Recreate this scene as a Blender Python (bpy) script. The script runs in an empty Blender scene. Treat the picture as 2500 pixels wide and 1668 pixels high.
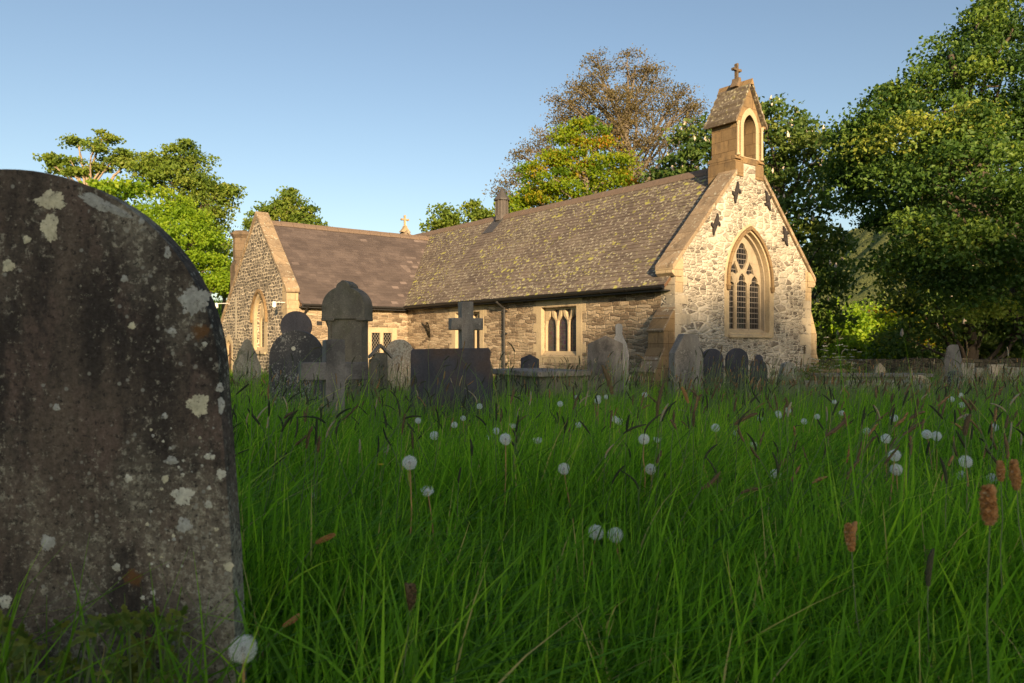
import bpy, bmesh, math, random
import numpy as np
from mathutils import Vector, Matrix, geometry, noise
rng = np.random.default_rng(7)
random.seed(7)
S = bpy.context.scene
C = S.collection
R = math.radians
# ------------------------------------------------------------------ camera, sky, sun, exposure
HC = 1.15                                   # camera height above the churchyard at the church
F = 1858.0; HOR = 844.0; K = 2500/2350      # focal length in photo pixels, horizon row
cam_d = bpy.data.cameras.new('camera'); cam = bpy.data.objects.new('camera', cam_d); C.objects.link(cam)
cam.location = (0, 0, HC); cam.rotation_euler = (R(90), 0, 0)
cam_d.sensor_width = 36; cam_d.lens = 36*F/2500; cam_d.shift_y = (HOR-834)/2500
cam_d.clip_start = 0.05; cam_d.clip_end = 3000
cam_d.dof.use_dof = True; cam_d.dof.focus_distance = 9.0; cam_d.dof.aperture_fstop = 9
S.camera = cam
SUN_EL = 14.0; SUN_AZ = (0.235, -0.972)     # towards the sun
w = bpy.data.worlds.new('World'); S.world = w; w.use_nodes = True
nt = w.node_tree; nt.nodes.clear()
sky = nt.nodes.new('ShaderNodeTexSky'); sky.sky_type = 'NISHITA'; sky.sun_disc = False
sky.sun_elevation = R(SUN_EL); sky.sun_rotation = math.atan2(SUN_AZ[0], SUN_AZ[1])
sky.altitude = 600; sky.air_density = 1.0; sky.dust_density = 2.0; sky.ozone_density = 0.7
bg = nt.nodes.new('ShaderNodeBackground'); bg.inputs[1].default_value = 0.068
wo = nt.nodes.new('ShaderNodeOutputWorld')
nt.links.new(sky.outputs[0], bg.inputs[0]); nt.links.new(bg.outputs[0], wo.inputs[0])
sl = bpy.data.lights.new('sun', 'SUN'); sun = bpy.data.objects.new('sun', sl); C.objects.link(sun)
sl.energy = 4.1; sl.angle = R(0.5); sl.color = (1.0, 0.74, 0.44)
ce = math.cos(R(SUN_EL))
sdir = Vector((SUN_AZ[0]*ce, SUN_AZ[1]*ce, math.sin(R(SUN_EL))))
sun.rotation_euler = sdir.to_track_quat('Z', 'Y').to_euler()
S.view_settings.view_transform = 'Standard'; S.view_settings.look = 'None'
S.view_settings.exposure = 1.35; S.view_settings.gamma = 1.0
S.render.engine = 'CYCLES'
S.cycles.use_denoising = True
S.cycles.max_bounces = 6; S.cycles.diffuse_bounces = 3; S.cycles.transmission_bounces = 4; S.cycles.transparent_max_bounces = 4
S.cycles.sample_clamp_indirect = 5

# ------------------------------------------------------------------ helpers
def P(xd, yd, Y):                            # a point of the photograph (2350 px wide view) at depth Y
    return Vector(((xd*K-1250)/F*Y, Y, HC+(HOR-yd*K)/F*Y))
def gz(x, y):                                # height of the ground
    x = np.asarray(x, float); y = np.asarray(y, float)
    t = np.clip((y-2.5)/9.0, 0, 1); z = 0.30*(1-t*t*(3-2*t))
    z = z+0.04*np.sin(x*0.9+1)*np.cos(y*0.7)
    u = np.clip((y-34)/28, 0, 1); z = z+u*u*(3-2*u)*4.6*np.clip((-x-4)/12, 0, 1)
    return z
def gzf(x, y): return float(gz(x, y))
def tag(o, label=None, cat=None, group=None, kind=None):
    if label: o['label'] = label
    if cat: o['category'] = cat
    if group: o['group'] = group
    if kind: o['kind'] = kind
    return o
def empty(name, loc=(0, 0, 0), rz=0):
    o = bpy.data.objects.new(name, None); C.objects.link(o); o.location = loc; o.rotation_euler = (0, 0, rz)
    o.empty_display_size = 0.1
    return o
def obj(name, bm, mat, parent=None, smooth=False, bevel=0):
    me = bpy.data.meshes.new(name)
    bmesh.ops.recalc_face_normals(bm, faces=bm.faces)
    bm.to_mesh(me); bm.free()
    if smooth:
        for p in me.polygons: p.use_smooth = True
    me.materials.append(mat)
    o = bpy.data.objects.new(name, me); C.objects.link(o)
    if parent: o.parent = parent
    if bevel:
        m = o.modifiers.new('bevel', 'BEVEL'); m.width = bevel; m.segments = 2; m.limit_method = 'ANGLE'; m.angle_limit = R(40)
    return o
def mesh_np(name, v, f, mat, parent=None, tint=None, smooth=False):
    """v (n,3); f (m,k) all faces of one size"""
    me = bpy.data.meshes.new(name); v = np.asarray(v, np.float32); f = np.asarray(f, np.int32)
    me.vertices.add(len(v)); me.vertices.foreach_set('co', v.ravel())
    k = f.shape[1]; me.loops.add(f.size); me.loops.foreach_set('vertex_index', f.ravel())
    me.polygons.add(len(f)); me.polygons.foreach_set('loop_start', np.arange(len(f), dtype=np.int32)*k)
    me.polygons.foreach_set('use_smooth', np.full(len(f), bool(smooth)))
    if tint is not None:
        a = me.attributes.new('tint', 'FLOAT', 'POINT'); a.data.foreach_set('value', np.asarray(tint, np.float32))
    me.update(calc_edges=True)
    me.materials.append(mat)
    o = bpy.data.objects.new(name, me); C.objects.link(o)
    if parent: o.parent = parent
    return o
def box(bm, x0, x1, y0, y1, z0, z1):
    vs = [bm.verts.new((x, y, z)) for x in (x0, x1) for y in (y0, y1) for z in (z0, z1)]
    for q in ((0, 1, 3, 2), (4, 6, 7, 5), (0, 4, 5, 1), (2, 3, 7, 6), (0, 2, 6, 4), (1, 5, 7, 3)):
        bm.faces.new([vs[i] for i in q])
def mp(plane, a, b, d):
    return (a, d, b) if plane == 'xz' else (d, a, b) if plane == 'yz' else (a, b, d)
def prism(bm, pts, plane, d0, d1, holes=()):
    loops = [list(pts)]+[list(h) for h in holes]
    tri = geometry.tessellate_polygon([[Vector((p[0], p[1], 0)) for p in l] for l in loops])
    flat = [p for l in loops for p in l]
    A = [bm.verts.new(mp(plane, p[0], p[1], d0)) for p in flat]
    B = [bm.verts.new(mp(plane, p[0], p[1], d1)) for p in flat]
    for t in tri:
        if len(set(t)) < 3: continue
        try:
            bm.faces.new([A[i] for i in t]); bm.faces.new([B[i] for i in reversed(t)])
        except ValueError: pass
    n = 0
    for l in loops:
        m = len(l)
        for i in range(m):
            j = (i+1) % m
            bm.faces.new((A[n+i], A[n+j], B[n+j], B[n+i]))
        n += m
def cyl(bm, p0, p1, r0, r1, n=8, caps=True):
    p0 = Vector(p0); p1 = Vector(p1); d = (p1-p0).normalized()
    u = d.orthogonal().normalized(); v = d.cross(u)
    a = [bm.verts.new(p0+(u*math.cos(2*math.pi*i/n)+v*math.sin(2*math.pi*i/n))*r0) for i in range(n)]
    b = [bm.verts.new(p1+(u*math.cos(2*math.pi*i/n)+v*math.sin(2*math.pi*i/n))*r1) for i in range(n)]
    for i in range(n): bm.faces.new((a[i], a[(i+1) % n], b[(i+1) % n], b[i]))
    if caps: bm.faces.new(a[::-1]); bm.faces.new(b)
def arch(cx, half, zb, zs, za, n=10):        # pointed arch outline, from bottom left round to bottom right
    rise = za-zs; Rr = (rise*rise+half*half)/(2*half)
    am = math.acos(max(-1, min(1, (Rr-half)/Rr)))
    L = [(cx-half+Rr-Rr*math.cos(am*i/n), zs+Rr*math.sin(am*i/n)) for i in range(n)]
    Rt = [(2*cx-x, z) for x, z in L[::-1]]
    return [(cx-half, zb)]+L+[(cx, za)]+Rt+[(cx+half, zb)]
# ------------------------------------------------------------------ materials
def new_mat(name, rough=0.8, spec=0.3):
    m = bpy.data.materials.new(name); m.use_nodes = True
    n = m.node_tree; b = n.nodes['Principled BSDF']
    b.inputs['Roughness'].default_value = rough; b.inputs['Specular IOR Level'].default_value = spec
    return m, n, b
class N:
    """small node-graph builder"""
    def __init__(s, nt): s.t = nt; s._c = None
    def add(s, typ, **kw):
        n = s.t.nodes.new(typ)
        for k, v in kw.items(): setattr(n, k, v)
        return n
    def put(s, sock, v):
        if hasattr(v, 'links') or isinstance(v, bpy.types.NodeSocket): s.t.links.new(v, sock)
        elif v is not None:
            if isinstance(v, (tuple, list)) and len(v) == 3 and sock.type == 'RGBA': v = (*v, 1)
            sock.default_value = v
    def co(s):
        if not s._c: s._c = s.add('ShaderNodeTexCoord')
        return s._c.outputs['Object']
    def math(s, op, a, b=None, c=None):
        n = s.add('ShaderNodeMath', operation=op)
        s.put(n.inputs[0], a); s.put(n.inputs[1], b)
        if c is not None: s.put(n.inputs[2], c)
        return n.outputs[0]
    def noise(s, vec, scale, detail=3, rough=0.6, dist=0.0):
        n = s.add('ShaderNodeTexNoise'); s.put(n.inputs['Vector'], vec); n.inputs['Scale'].default_value = scale
        n.inputs['Detail'].default_value = detail; n.inputs['Roughness'].default_value = rough; n.inputs['Distortion'].default_value = dist
        return n
    def mapv(s, vec, scale=(1, 1, 1), loc=(0, 0, 0)):
        n = s.add('ShaderNodeMapping'); s.put(n.inputs[0], vec); n.inputs['Scale'].default_value = scale; n.inputs['Location'].default_value = loc
        return n.outputs[0]
    def vor(s, vec, scale, feature='F1', rnd=1.0, dim='3D'):
        n = s.add('ShaderNodeTexVoronoi', feature=feature, voronoi_dimensions=dim)
        s.put(n.inputs['Vector'], vec); n.inputs['Scale'].default_value = scale; n.inputs['Randomness'].default_value = rnd
        return n
    def step(s, v, a, b, lo=0.0, hi=1.0):
        n = s.add('ShaderNodeMapRange'); s.put(n.inputs[0], v)
        for i, q in zip((1, 2, 3, 4), (a, b, lo, hi)): n.inputs[i].default_value = q
        return n.outputs[0]
    def mix(s, f, a, b, typ='MIX'):
        n = s.add('ShaderNodeMix', data_type='RGBA', blend_type=typ)
        s.put(n.inputs[0], f); s.put(n.inputs[6], a); s.put(n.inputs[7], b)
        return n.outputs[2]
    def ramp(s, v, stops):
        n = s.add('ShaderNodeValToRGB'); s.put(n.inputs[0], v); e = n.color_ramp.elements
        while len(e) < len(stops): e.new(0.5)
        for q, (p, c) in zip(e, stops): q.position = p; q.color = (*c, 1)
        return n.outputs[0]
    def attr(s, name):
        n = s.add('ShaderNodeAttribute', attribute_name=name); return n.outputs['Fac']
    def bump(s, h, strength, dist, bsdf):
        n = s.add('ShaderNodeBump'); n.inputs['Strength'].default_value = strength; n.inputs['Distance'].default_value = dist
        s.put(n.inputs['Height'], h); s.t.links.new(n.outputs[0], bsdf.inputs['Normal'])

def rubble(name, su, sv, stops, mortar, mw, tone=(0.8, 1.15), seed=0.0, patch=None, white=0.0):
    m, nt, b = new_mat(name, 0.95, 0.15); g = N(nt)
    sx = g.add('ShaderNodeSeparateXYZ'); g.put(sx.inputs[0], g.co())
    u = g.math('ADD', sx.outputs[0], sx.outputs[1])
    cb = g.add('ShaderNodeCombineXYZ'); g.put(cb.inputs[0], u); g.put(cb.inputs[1], sx.outputs[2]); cb.inputs[2].default_value = seed
    base = cb.outputs[0]
    nz = g.noise(base, 3.2, 3, 0.6); nz2 = g.noise(base, 14, 2, 0.6)
    v = g.add('ShaderNodeVectorMath', operation='MULTIPLY_ADD'); g.put(v.inputs[0], nz.outputs['Color']); v.inputs[1].default_value = (0.10, 0.05, 0); g.put(v.inputs[2], base)
    v2 = g.add('ShaderNodeVectorMath', operation='MULTIPLY_ADD'); g.put(v2.inputs[0], nz2.outputs['Color']); v2.inputs[1].default_value = (0.03, 0.018, 0); g.put(v2.inputs[2], v.outputs[0])
    vec = g.mapv(v2.outputs[0], (su, sv, 1))
    c1 = g.vor(vec, 1, 'F1', 0.85, '2D'); e1 = g.vor(vec, 1, 'DISTANCE_TO_EDGE', 0.85, '2D')
    vecb = g.mapv(v2.outputs[0], (su*0.62, sv*0.5, 1), (3.3, 1.7, 0))
    c2 = g.vor(vecb, 1, 'F1', 0.9, '2D'); e2 = g.vor(vecb, 1, 'DISTANCE_TO_EDGE', 0.9, '2D')
    msk = g.step(g.noise(base, 0.8, 1).outputs[0], 0.56, 0.60)
    cell = g.mix(msk, c1.outputs['Color'], c2.outputs['Color'])
    ed = g.add('ShaderNodeMix', data_type='FLOAT'); g.put(ed.inputs[0], msk); g.put(ed.inputs[2], e1.outputs[0]); g.put(ed.inputs[3], e2.outputs[0])
    edge = ed.outputs[0]
    sc = g.add('ShaderNodeSeparateColor'); g.put(sc.inputs[0], cell)
    col = g.ramp(sc.outputs[0], stops)
    fine = g.noise(base, 26, 4, 0.7).outputs[0]
    col = g.mix(1.0, col, g.ramp(fine, [(0.25, (0.55,)*3), (0.75, (1.35,)*3)]), 'MULTIPLY')
    big = g.noise(base, 0.7, 3).outputs[0]
    mwv = g.step(big, 0.3, 0.7, mw*0.75, mw*1.35)
    mm = g.math('SUBTRACT', edge, mwv); mm = g.math('ADD', mm, g.math('MULTIPLY', g.math('SUBTRACT', fine, 0.5), 0.09))
    f = g.step(mm, 0.03, -0.02)
    if white:
        wn = g.noise(g.mapv(base, (1, 1.6, 1), (9, 4, 2)), 5, 4, 0.65).outputs[0]
        f = g.math('MAXIMUM', f, g.step(wn, 0.53, 0.60, 0, white))
    mort = g.mix(g.noise(base, 7, 3).outputs[0], tuple(x*0.75 for x in mortar), tuple(min(1, x*1.15) for x in mortar))
    col = g.mix(f, col, mort)
    col = g.mix(1.0, col, g.ramp(big, [(0.3, (tone[0],)*3), (0.7, (tone[1],)*3)]), 'MULTIPLY')
    if patch: col = g.mix(g.step(g.noise(base, 1.1, 4, 0.6).outputs[0], 0.58, 0.66, 0, 0.6), col, patch)
    g.put(b.inputs['Base Color'], col)
    h = g.math('ADD', g.step(edge, 0, 0.22), g.math('MULTIPLY', fine, 0.6)); h = g.math('ADD', h, g.math('MULTIPLY', sc.outputs[1], 0.6))
    g.bump(h, 0.9, 0.035, b)
    return m
def coursed(name, su, sv, stops, mortar, mw, seed=0.0, patch=None, tone=(.85, 1.12), wob=.05):
    """rubble laid in wavy courses: row index from the height, stones along each row from a 1D Voronoi"""
    m, nt, b = new_mat(name, 0.95, 0.15); g = N(nt)
    sx = g.add('ShaderNodeSeparateXYZ'); g.put(sx.inputs[0], g.co())
    u = g.math('ADD', sx.outputs[0], sx.outputs[1])
    cb = g.add('ShaderNodeCombineXYZ'); g.put(cb.inputs[0], u); g.put(cb.inputs[1], sx.outputs[2]); cb.inputs[2].default_value = seed
    base = cb.outputs[0]
    n1 = g.add('ShaderNodeSeparateColor'); g.put(n1.inputs[0], g.noise(base, 3.0, 2, .5).outputs['Color'])
    n2 = g.add('ShaderNodeSeparateColor'); g.put(n2.inputs[0], g.noise(base, 13, 3, .6).outputs['Color'])
    n3 = g.noise(g.mapv(base, (.35, 1, 1)), 5.0, 2, .5).outputs[0]
    uu = g.math('ADD', u, g.math('MULTIPLY', g.math('SUBTRACT', n2.outputs[0], .5), wob))
    vv = g.math('ADD', sx.outputs[2], g.math('MULTIPLY', g.math('SUBTRACT', n1.outputs[1], .5), .16))
    vv = g.math('ADD', vv, g.math('ADD', g.math('MULTIPLY', g.math('SUBTRACT', n2.outputs[1], .5), wob*.8), g.math('MULTIPLY', g.math('SUBTRACT', n3, .5), .14)))
    vr = g.math('MULTIPLY', vv, sv); row = g.math('FLOOR', vr); fr = g.math('FRACT', vr)
    def vor1(feat, k, o):
        n = g.add('ShaderNodeTexVoronoi', feature=feat, voronoi_dimensions='1D'); n.inputs['Scale'].default_value = 1; n.inputs['Randomness'].default_value = .9
        g.put(n.inputs['W'], g.math('ADD', g.math('MULTIPLY', uu, k), g.math('MULTIPLY', row, 37.71+o))); return n
    e = vor1('DISTANCE_TO_EDGE', su, 0).outputs['Distance']; cell = vor1('F1', su, 0).outputs['Color']
    fd = g.math('MULTIPLY', g.math('MINIMUM', fr, g.math('SUBTRACT', 1.0, fr)), 1.0/sv); em = g.math('SMOOTH_MIN', g.math('MULTIPLY', e, 1.0/su), fd, .012)
    sc = g.add('ShaderNodeSeparateColor'); g.put(sc.inputs[0], cell)
    col = g.ramp(sc.outputs[0], stops); fine = g.noise(base, 24, 4, .7).outputs[0]; big = g.noise(base, .7, 3).outputs[0]
    col = g.mix(1.0, col, g.ramp(fine, [(0.25, (0.6,)*3), (0.75, (1.3,)*3)]), 'MULTIPLY')
    mwv = g.step(g.noise(base, 1.6, 3).outputs[0], .3, .7, mw*.4, mw*1.7)
    f = g.step(g.math('ADD', g.math('SUBTRACT', em, mwv), g.math('MULTIPLY', g.math('SUBTRACT', fine, .5), .012)), .004, -.003)
    mort = g.mix(g.noise(base, 7, 3).outputs[0], tuple(x*.75 for x in mortar), tuple(min(1, x*1.15) for x in mortar))
    col = g.mix(f, col, mort)
    if patch: col = g.mix(g.step(g.noise(base, 1.1, 4, .6).outputs[0], .56, .66, 0, .65), col, patch)
    col = g.mix(1.0, col, g.ramp(big, [(.3, (tone[0],)*3), (.7, (tone[1],)*3)]), 'MULTIPLY')
    g.put(b.inputs['Base Color'], col)
    h = g.math('ADD', g.step(em, 0, .02), g.math('ADD', g.math('MULTIPLY', fine, .6), g.math('MULTIPLY', sc.outputs[1], .8)))
    g.bump(h, .9, .03, b); return m
def ashlar(name, c1, c2, stain=(0.09, 0.075, 0.06), amt=0.5, bh=0.28, bw=0.45, joints=True, lich=0.0):
    m, nt, b = new_mat(name, 0.9, 0.2); g = N(nt)
    sx = g.add('ShaderNodeSeparateXYZ'); g.put(sx.inputs[0], g.co())
    u = g.math('ADD', sx.outputs[0], sx.outputs[1])
    cb = g.add('ShaderNodeCombineXYZ'); g.put(cb.inputs[0], u); g.put(cb.inputs[1], sx.outputs[2])
    n1 = g.noise(g.co(), 2.5, 4).outputs[0]; n2 = g.noise(g.co(), 30, 4, 0.7).outputs[0]
    col = g.mix(n1, c1, c2)
    col = g.mix(g.step(g.noise(g.mapv(g.co(), (1, 1, 0.45), (5, 5, 5)), 3.5, 5, 0.7).outputs[0], 0.5, 0.66, 0, amt), col, stain)
    if joints:
        br = g.add('ShaderNodeTexBrick'); g.put(br.inputs['Vector'], cb.outputs[0]); br.inputs['Scale'].default_value = 1
        br.inputs['Brick Width'].default_value = bw; br.inputs['Row Height'].default_value = bh; br.inputs['Mortar Size'].default_value = 0.008
        br.inputs['Color1'].default_value = (0.82, 0.82, 0.82, 1); br.inputs['Color2'].default_value = (1.15, 1.12, 1.05, 1); br.inputs['Mortar'].default_value = (0.55, 0.5, 0.45, 1)
        col = g.mix(1.0, col, br.outputs[0], 'MULTIPLY')
    if lich:
        col = g.mix(g.step(g.noise(g.co(), 9, 4, 0.7).outputs[0], 0.58, 0.63, 0, lich), col, (0.5, 0.48, 0.38))
    col = g.mix(1.0, col, g.ramp(n2, [(0.2, (0.75,)*3), (0.8, (1.2,)*3)]), 'MULTIPLY')
    g.put(b.inputs['Base Color'], col); g.bump(n2, 0.5, 0.01, b)
    return m
def slate_mat(name, c_lo, c_hi, lichen, yellow, streak=False, sheen=0.55):
    m, nt, b = new_mat(name, sheen, 0.4); g = N(nt)
    t = g.attr('tint'); co = g.co()
    col = g.mix(t, c_lo, c_hi)
    col = g.mix(g.step(t, 1.2, 1.6), col, tuple(min(1, x*1.75) for x in c_hi))
    n1 = g.noise(co, 40, 4, 0.7).outputs[0]
    col = g.mix(1.0, col, g.ramp(n1, [(0.25, (0.85,)*3), (0.75, (1.15,)*3)]), 'MULTIPLY')
    col = g.mix(1.0, col, g.ramp(g.noise(g.mapv(co, (.35, 1, 1) if not lichen else (1, 1, 1), (2, 2, 2)), 1.6, 5, .6).outputs[0], [(0.3, (0.78,)*3), (0.7, (1.22,)*3)]), 'MULTIPLY')
    col = g.mix(g.step(g.noise(co, 1.2, 4).outputs[0], 0.4, 0.7, 0, 0.5), col, tuple(x*0.6 for x in c_lo))
    clean = None
    if streak:                                # run-off from the lead below the roof ventilator keeps the lichen away
        sx = g.add('ShaderNodeSeparateXYZ'); g.put(sx.inputs[0], co)
        wob = g.math('MULTIPLY', g.math('SUBTRACT', g.noise(co, 2.5, 3).outputs[0], 0.5), 0.5)
        d = g.math('ABSOLUTE', g.math('ADD', g.math('SUBTRACT', sx.outputs[1], 11.0), wob))
        clean = g.math('MULTIPLY', g.step(d, 0.42, 0.30), g.step(sx.outputs[0], 0.3, 1.4))
    if lichen:
        big = g.noise(g.mapv(co, (1, 1, 1), (3, 1, 7)), 0.45, 2).outputs[0]
        ln = g.noise(g.mapv(co, (1, 1, 1), (1, 2, 3)), 9.5, 5, 0.72).outputs[0]
        a = g.step(g.math('ADD', ln, g.math('MULTIPLY', g.math('SUBTRACT', big, 0.5), 0.35)), 0.55, 0.60, 0, lichen)
        v = g.vor(co, 4.4, 'F1', 1.0); sc = g.add('ShaderNodeSeparateColor'); g.put(sc.inputs[0], v.outputs['Color'])
        v2 = g.vor(g.mapv(co, (1, 1, 1), (4, 4, 4)), 10.5, 'F1', 1.0); sc2 = g.add('ShaderNodeSeparateColor'); g.put(sc2.inputs[0], v2.outputs['Color'])
        wb = g.math('MULTIPLY', g.math('SUBTRACT', g.noise(co, 28, 3).outputs[0], 0.5), 0.22)
        sp = g.math('MULTIPLY', g.step(g.math('ADD', v.outputs[0], wb), 0.34, 0.28), g.step(sc.outputs[0], 0.74, 0.76))
        sp2 = g.math('MULTIPLY', g.step(g.math('ADD', v2.outputs[0], wb), 0.36, 0.30), g.step(sc2.outputs[0], 0.72, 0.74))
        wsp = g.math('MULTIPLY', g.step(g.math('ADD', v2.outputs[0], wb), 0.40, 0.34), g.step(sc2.outputs[1], 0.62, 0.64))
        gone = g.math('SUBTRACT', 1.0, clean) if clean is not None else 1.0
        col = g.mix(g.math('MULTIPLY', a, gone), col, (0.33, 0.29, 0.20))
        col = g.mix(g.math('MULTIPLY', g.math('MULTIPLY', wsp, 0.8), gone), col, (0.42, 0.38, 0.28))
        yz = g.step(big, 0.46, 0.56) if False else g.step(g.noise(g.mapv(co, (1, 1, 1), (8, 3, 1)), 0.5, 2).outputs[0], 0.40, 0.52)
        sy = g.math('MULTIPLY', g.math('MAXIMUM', sp, sp2), g.math('MULTIPLY', yz, yellow))
        col = g.mix(g.math('MULTIPLY', sy, gone), col, (0.46, 0.44, 0.09))
    g.put(b.inputs['Base Color'], col); g.bump(n1, 0.06, 0.003, b)
    return m
def plain(name, col, rough=0.6, var=0.25, scale=12, metal=0, spec=0.3):
    m, nt, b = new_mat(name, rough, spec); g = N(nt)
    n1 = g.noise(g.co(), scale, 4, 0.65).outputs[0]
    g.put(b.inputs['Base Color'], g.mix(n1, tuple(x*(1-var) for x in col), tuple(x*(1+var) for x in col)))
    b.inputs['Metallic'].default_value = metal
    g.bump(n1, 0.2, 0.003, b)
    return m
def grave_mat(name, c1, c2, spots=(0.45, 0.45, 0.38), amt=0.6, thr=0.6, sc=60, stain=None, moss=0.0, rough=0.75):
    m, nt, b = new_mat(name, rough, 0.3); g = N(nt); co = g.co()
    oi = g.add('ShaderNodeObjectInfo')
    off = g.add('ShaderNodeVectorMath', operation='MULTIPLY_ADD'); g.put(off.inputs[0], oi.outputs['Random']); off.inputs[1].default_value = (17, 9, 13); g.put(off.inputs[2], co); co = off.outputs[0]
    n1 = g.noise(g.mapv(co, (1, 1, 0.35)), 4, 5, 0.65).outputs[0]; n2 = g.noise(co, sc, 4, 0.7).outputs[0]; n3 = g.noise(co, 2.2, 3, 0.6).outputs[0]
    c1 = tuple(x*1.3 for x in c1); c2 = tuple(x*1.4 for x in c2)
    col = g.mix(g.step(n1, 0.3, 0.7), c1, c2)
    if stain: col = g.mix(g.step(n3, 0.5, 0.68, 0, 0.75), col, stain)
    if moss: col = g.mix(g.step(g.noise(co, 3.5, 4, 0.7).outputs[0], 0.5, 0.62, 0, moss), col, (0.05, 0.06, 0.025))
    col = g.mix(1.0, col, g.ramp(n2, [(0.25, (0.65,)*3), (0.75, (1.35,)*3)]), 'MULTIPLY')
    pat = g.math('ADD', g.noise(co, sc*0.55, 5, 0.75).outputs[0], g.math('MULTIPLY', g.math('SUBTRACT', n3, 0.5), 0.5))
    col = g.mix(g.step(pat, thr, thr+0.05, 0, amt), col, spots)
    v = g.vor(co, sc*0.22, 'F1'); s2 = g.add('ShaderNodeSeparateColor'); g.put(s2.inputs[0], v.outputs['Color'])
    d = g.math('MULTIPLY', g.step(g.math('ADD', v.outputs[0], g.math('MULTIPLY', n2, 0.2)), 0.36, 0.30), g.step(s2.outputs[0], 0.86, 0.88))
    col = g.mix(g.math('MULTIPLY', d, amt), col, spots)
    g.put(b.inputs['Base Color'], col); g.bump(g.math('ADD', n2, g.math('MULTIPLY', n1, 2)), 0.5, 0.008, b)
    return m
def leaf_mat(name, stops, trans=0.45, rough=0.55, tcol=1.6, spec=0.3):
    m = bpy.data.materials.new(name); m.use_nodes = True; nt = m.node_tree; g = N(nt)
    b = nt.nodes['Principled BSDF']; out = nt.nodes['Material Output']
    b.inputs['Roughness'].default_value = rough; b.inputs['Specular IOR Level'].default_value = spec
    col = g.ramp(g.attr('tint'), stops)
    g.put(b.inputs['Base Color'], col)
    tr = g.add('ShaderNodeBsdfTranslucent'); g.put(tr.inputs[0], g.mix(1.0, col, (tcol*1.1, tcol, tcol*0.45), 'MULTIPLY'))
    mx = g.add('ShaderNodeMixShader'); mx.inputs[0].default_value = trans
    nt.links.new(b.outputs[0], mx.inputs[1]); nt.links.new(tr.outputs[0], mx.inputs[2]); nt.links.new(mx.outputs[0], out.inputs[0])
    return m
M = {}
M['gable'] = rubble('gable_rubble', 4.6, 12.5, [(0.0, (0.13, 0.11, 0.09)), (0.18, (0.24, 0.205, 0.165)), (0.5, (0.40, 0.35, 0.28)), (1.0, (0.55, 0.49, 0.40))], (0.62, 0.55, 0.44), 0.085, (0.8, 1.1), 1.0, white=0.7)
M['south'] = coursed('nave_rubble', 3.0, 10.5, [(0.0, (0.15, 0.11, 0.075)), (0.4, (0.26, 0.19, 0.125)), (0.75, (0.37, 0.28, 0.185)), (1.0, (0.47, 0.37, 0.26))], (0.52, 0.42, 0.30), .006, 2.0, patch=(0.40, 0.32, 0.22))
M['wing'] = coursed('wing_rubble', 3.6, 8.2, [(0.0, (0.09, 0.077, 0.063)), (0.5, (0.15, 0.127, 0.10)), (1.0, (0.25, 0.21, 0.16))], (0.72, 0.60, 0.44), .017, 3.0, wob=.07)
M['sand'] = ashlar('sandstone', (0.38, 0.29, 0.18), (0.47, 0.37, 0.24), (0.22, 0.17, 0.12), 0.6, 0.3, 0.5)
M['sandp'] = ashlar('dressed_sandstone', (0.40, 0.31, 0.19), (0.49, 0.39, 0.25), (0.26, 0.20, 0.14), 0.55, joints=False)
M['chim'] = ashlar('sooty_sandstone', (0.13, 0.095, 0.065), (0.19, 0.14, 0.095), (0.06, 0.05, 0.04), 0.6, 0.3, 0.45)
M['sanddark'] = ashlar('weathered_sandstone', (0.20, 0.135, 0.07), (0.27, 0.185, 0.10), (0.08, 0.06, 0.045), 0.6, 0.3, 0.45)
M['coping'] = ashlar('coping_stone', (0.24, 0.18, 0.12), (0.33, 0.25, 0.17), (0.12, 0.09, 0.065), 0.7, 0.5, 0.7, lich=0.7)
M['trac'] = ashlar('tracery_stone', (0.30, 0.245, 0.17), (0.38, 0.31, 0.22), (0.18, 0.15, 0.11), .6, joints=False)
M['quoin'] = ashlar('quoin_stone', (0.38, 0.32, 0.24), (0.48, 0.41, 0.30), (0.22, 0.20, 0.17), 0.5, joints=False, lich=0.3)
M['slate_n'] = slate_mat('lichened_slate', (0.125, 0.095, 0.072), (0.175, 0.138, 0.105), 0.6, 0.72, True, 0.75)
M['slate_w'] = slate_mat('purple_slate', (0.088, 0.068, 0.060), (0.122, 0.095, 0.083), 0, 0, False, 0.6)
M['bslab'] = slate_mat('stone_slab', (0.13, 0.10, 0.07), (0.22, 0.17, 0.12), 0.5, 0.2, False, 0.9)
M['ridge'] = plain('ridge_tile', (0.16, 0.115, 0.085), 0.85, 0.4, 14)
M['iron'] = plain('black_iron', (0.025, 0.024, 0.024), 0.5, 0.3, 20)
M['iron2'] = plain('rusty_iron', (0.035, 0.03, 0.03), 0.7, 0.3, 20)
M['lead'] = plain('lead_sheet', (0.065, 0.06, 0.058), 0.6, 0.25, 8)
M['ventgrey'] = plain('timber_grey', (0.085, 0.073, 0.065), 0.7, 0.3, 10)  # grey-brown of the ventilator body
M['white'] = plain('white_plastic', (0.75, 0.74, 0.72), 0.4, 0.03)
M['door'] = plain('oak_door', (0.13, 0.07, 0.04), 0.7, 0.4, 9)
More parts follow.
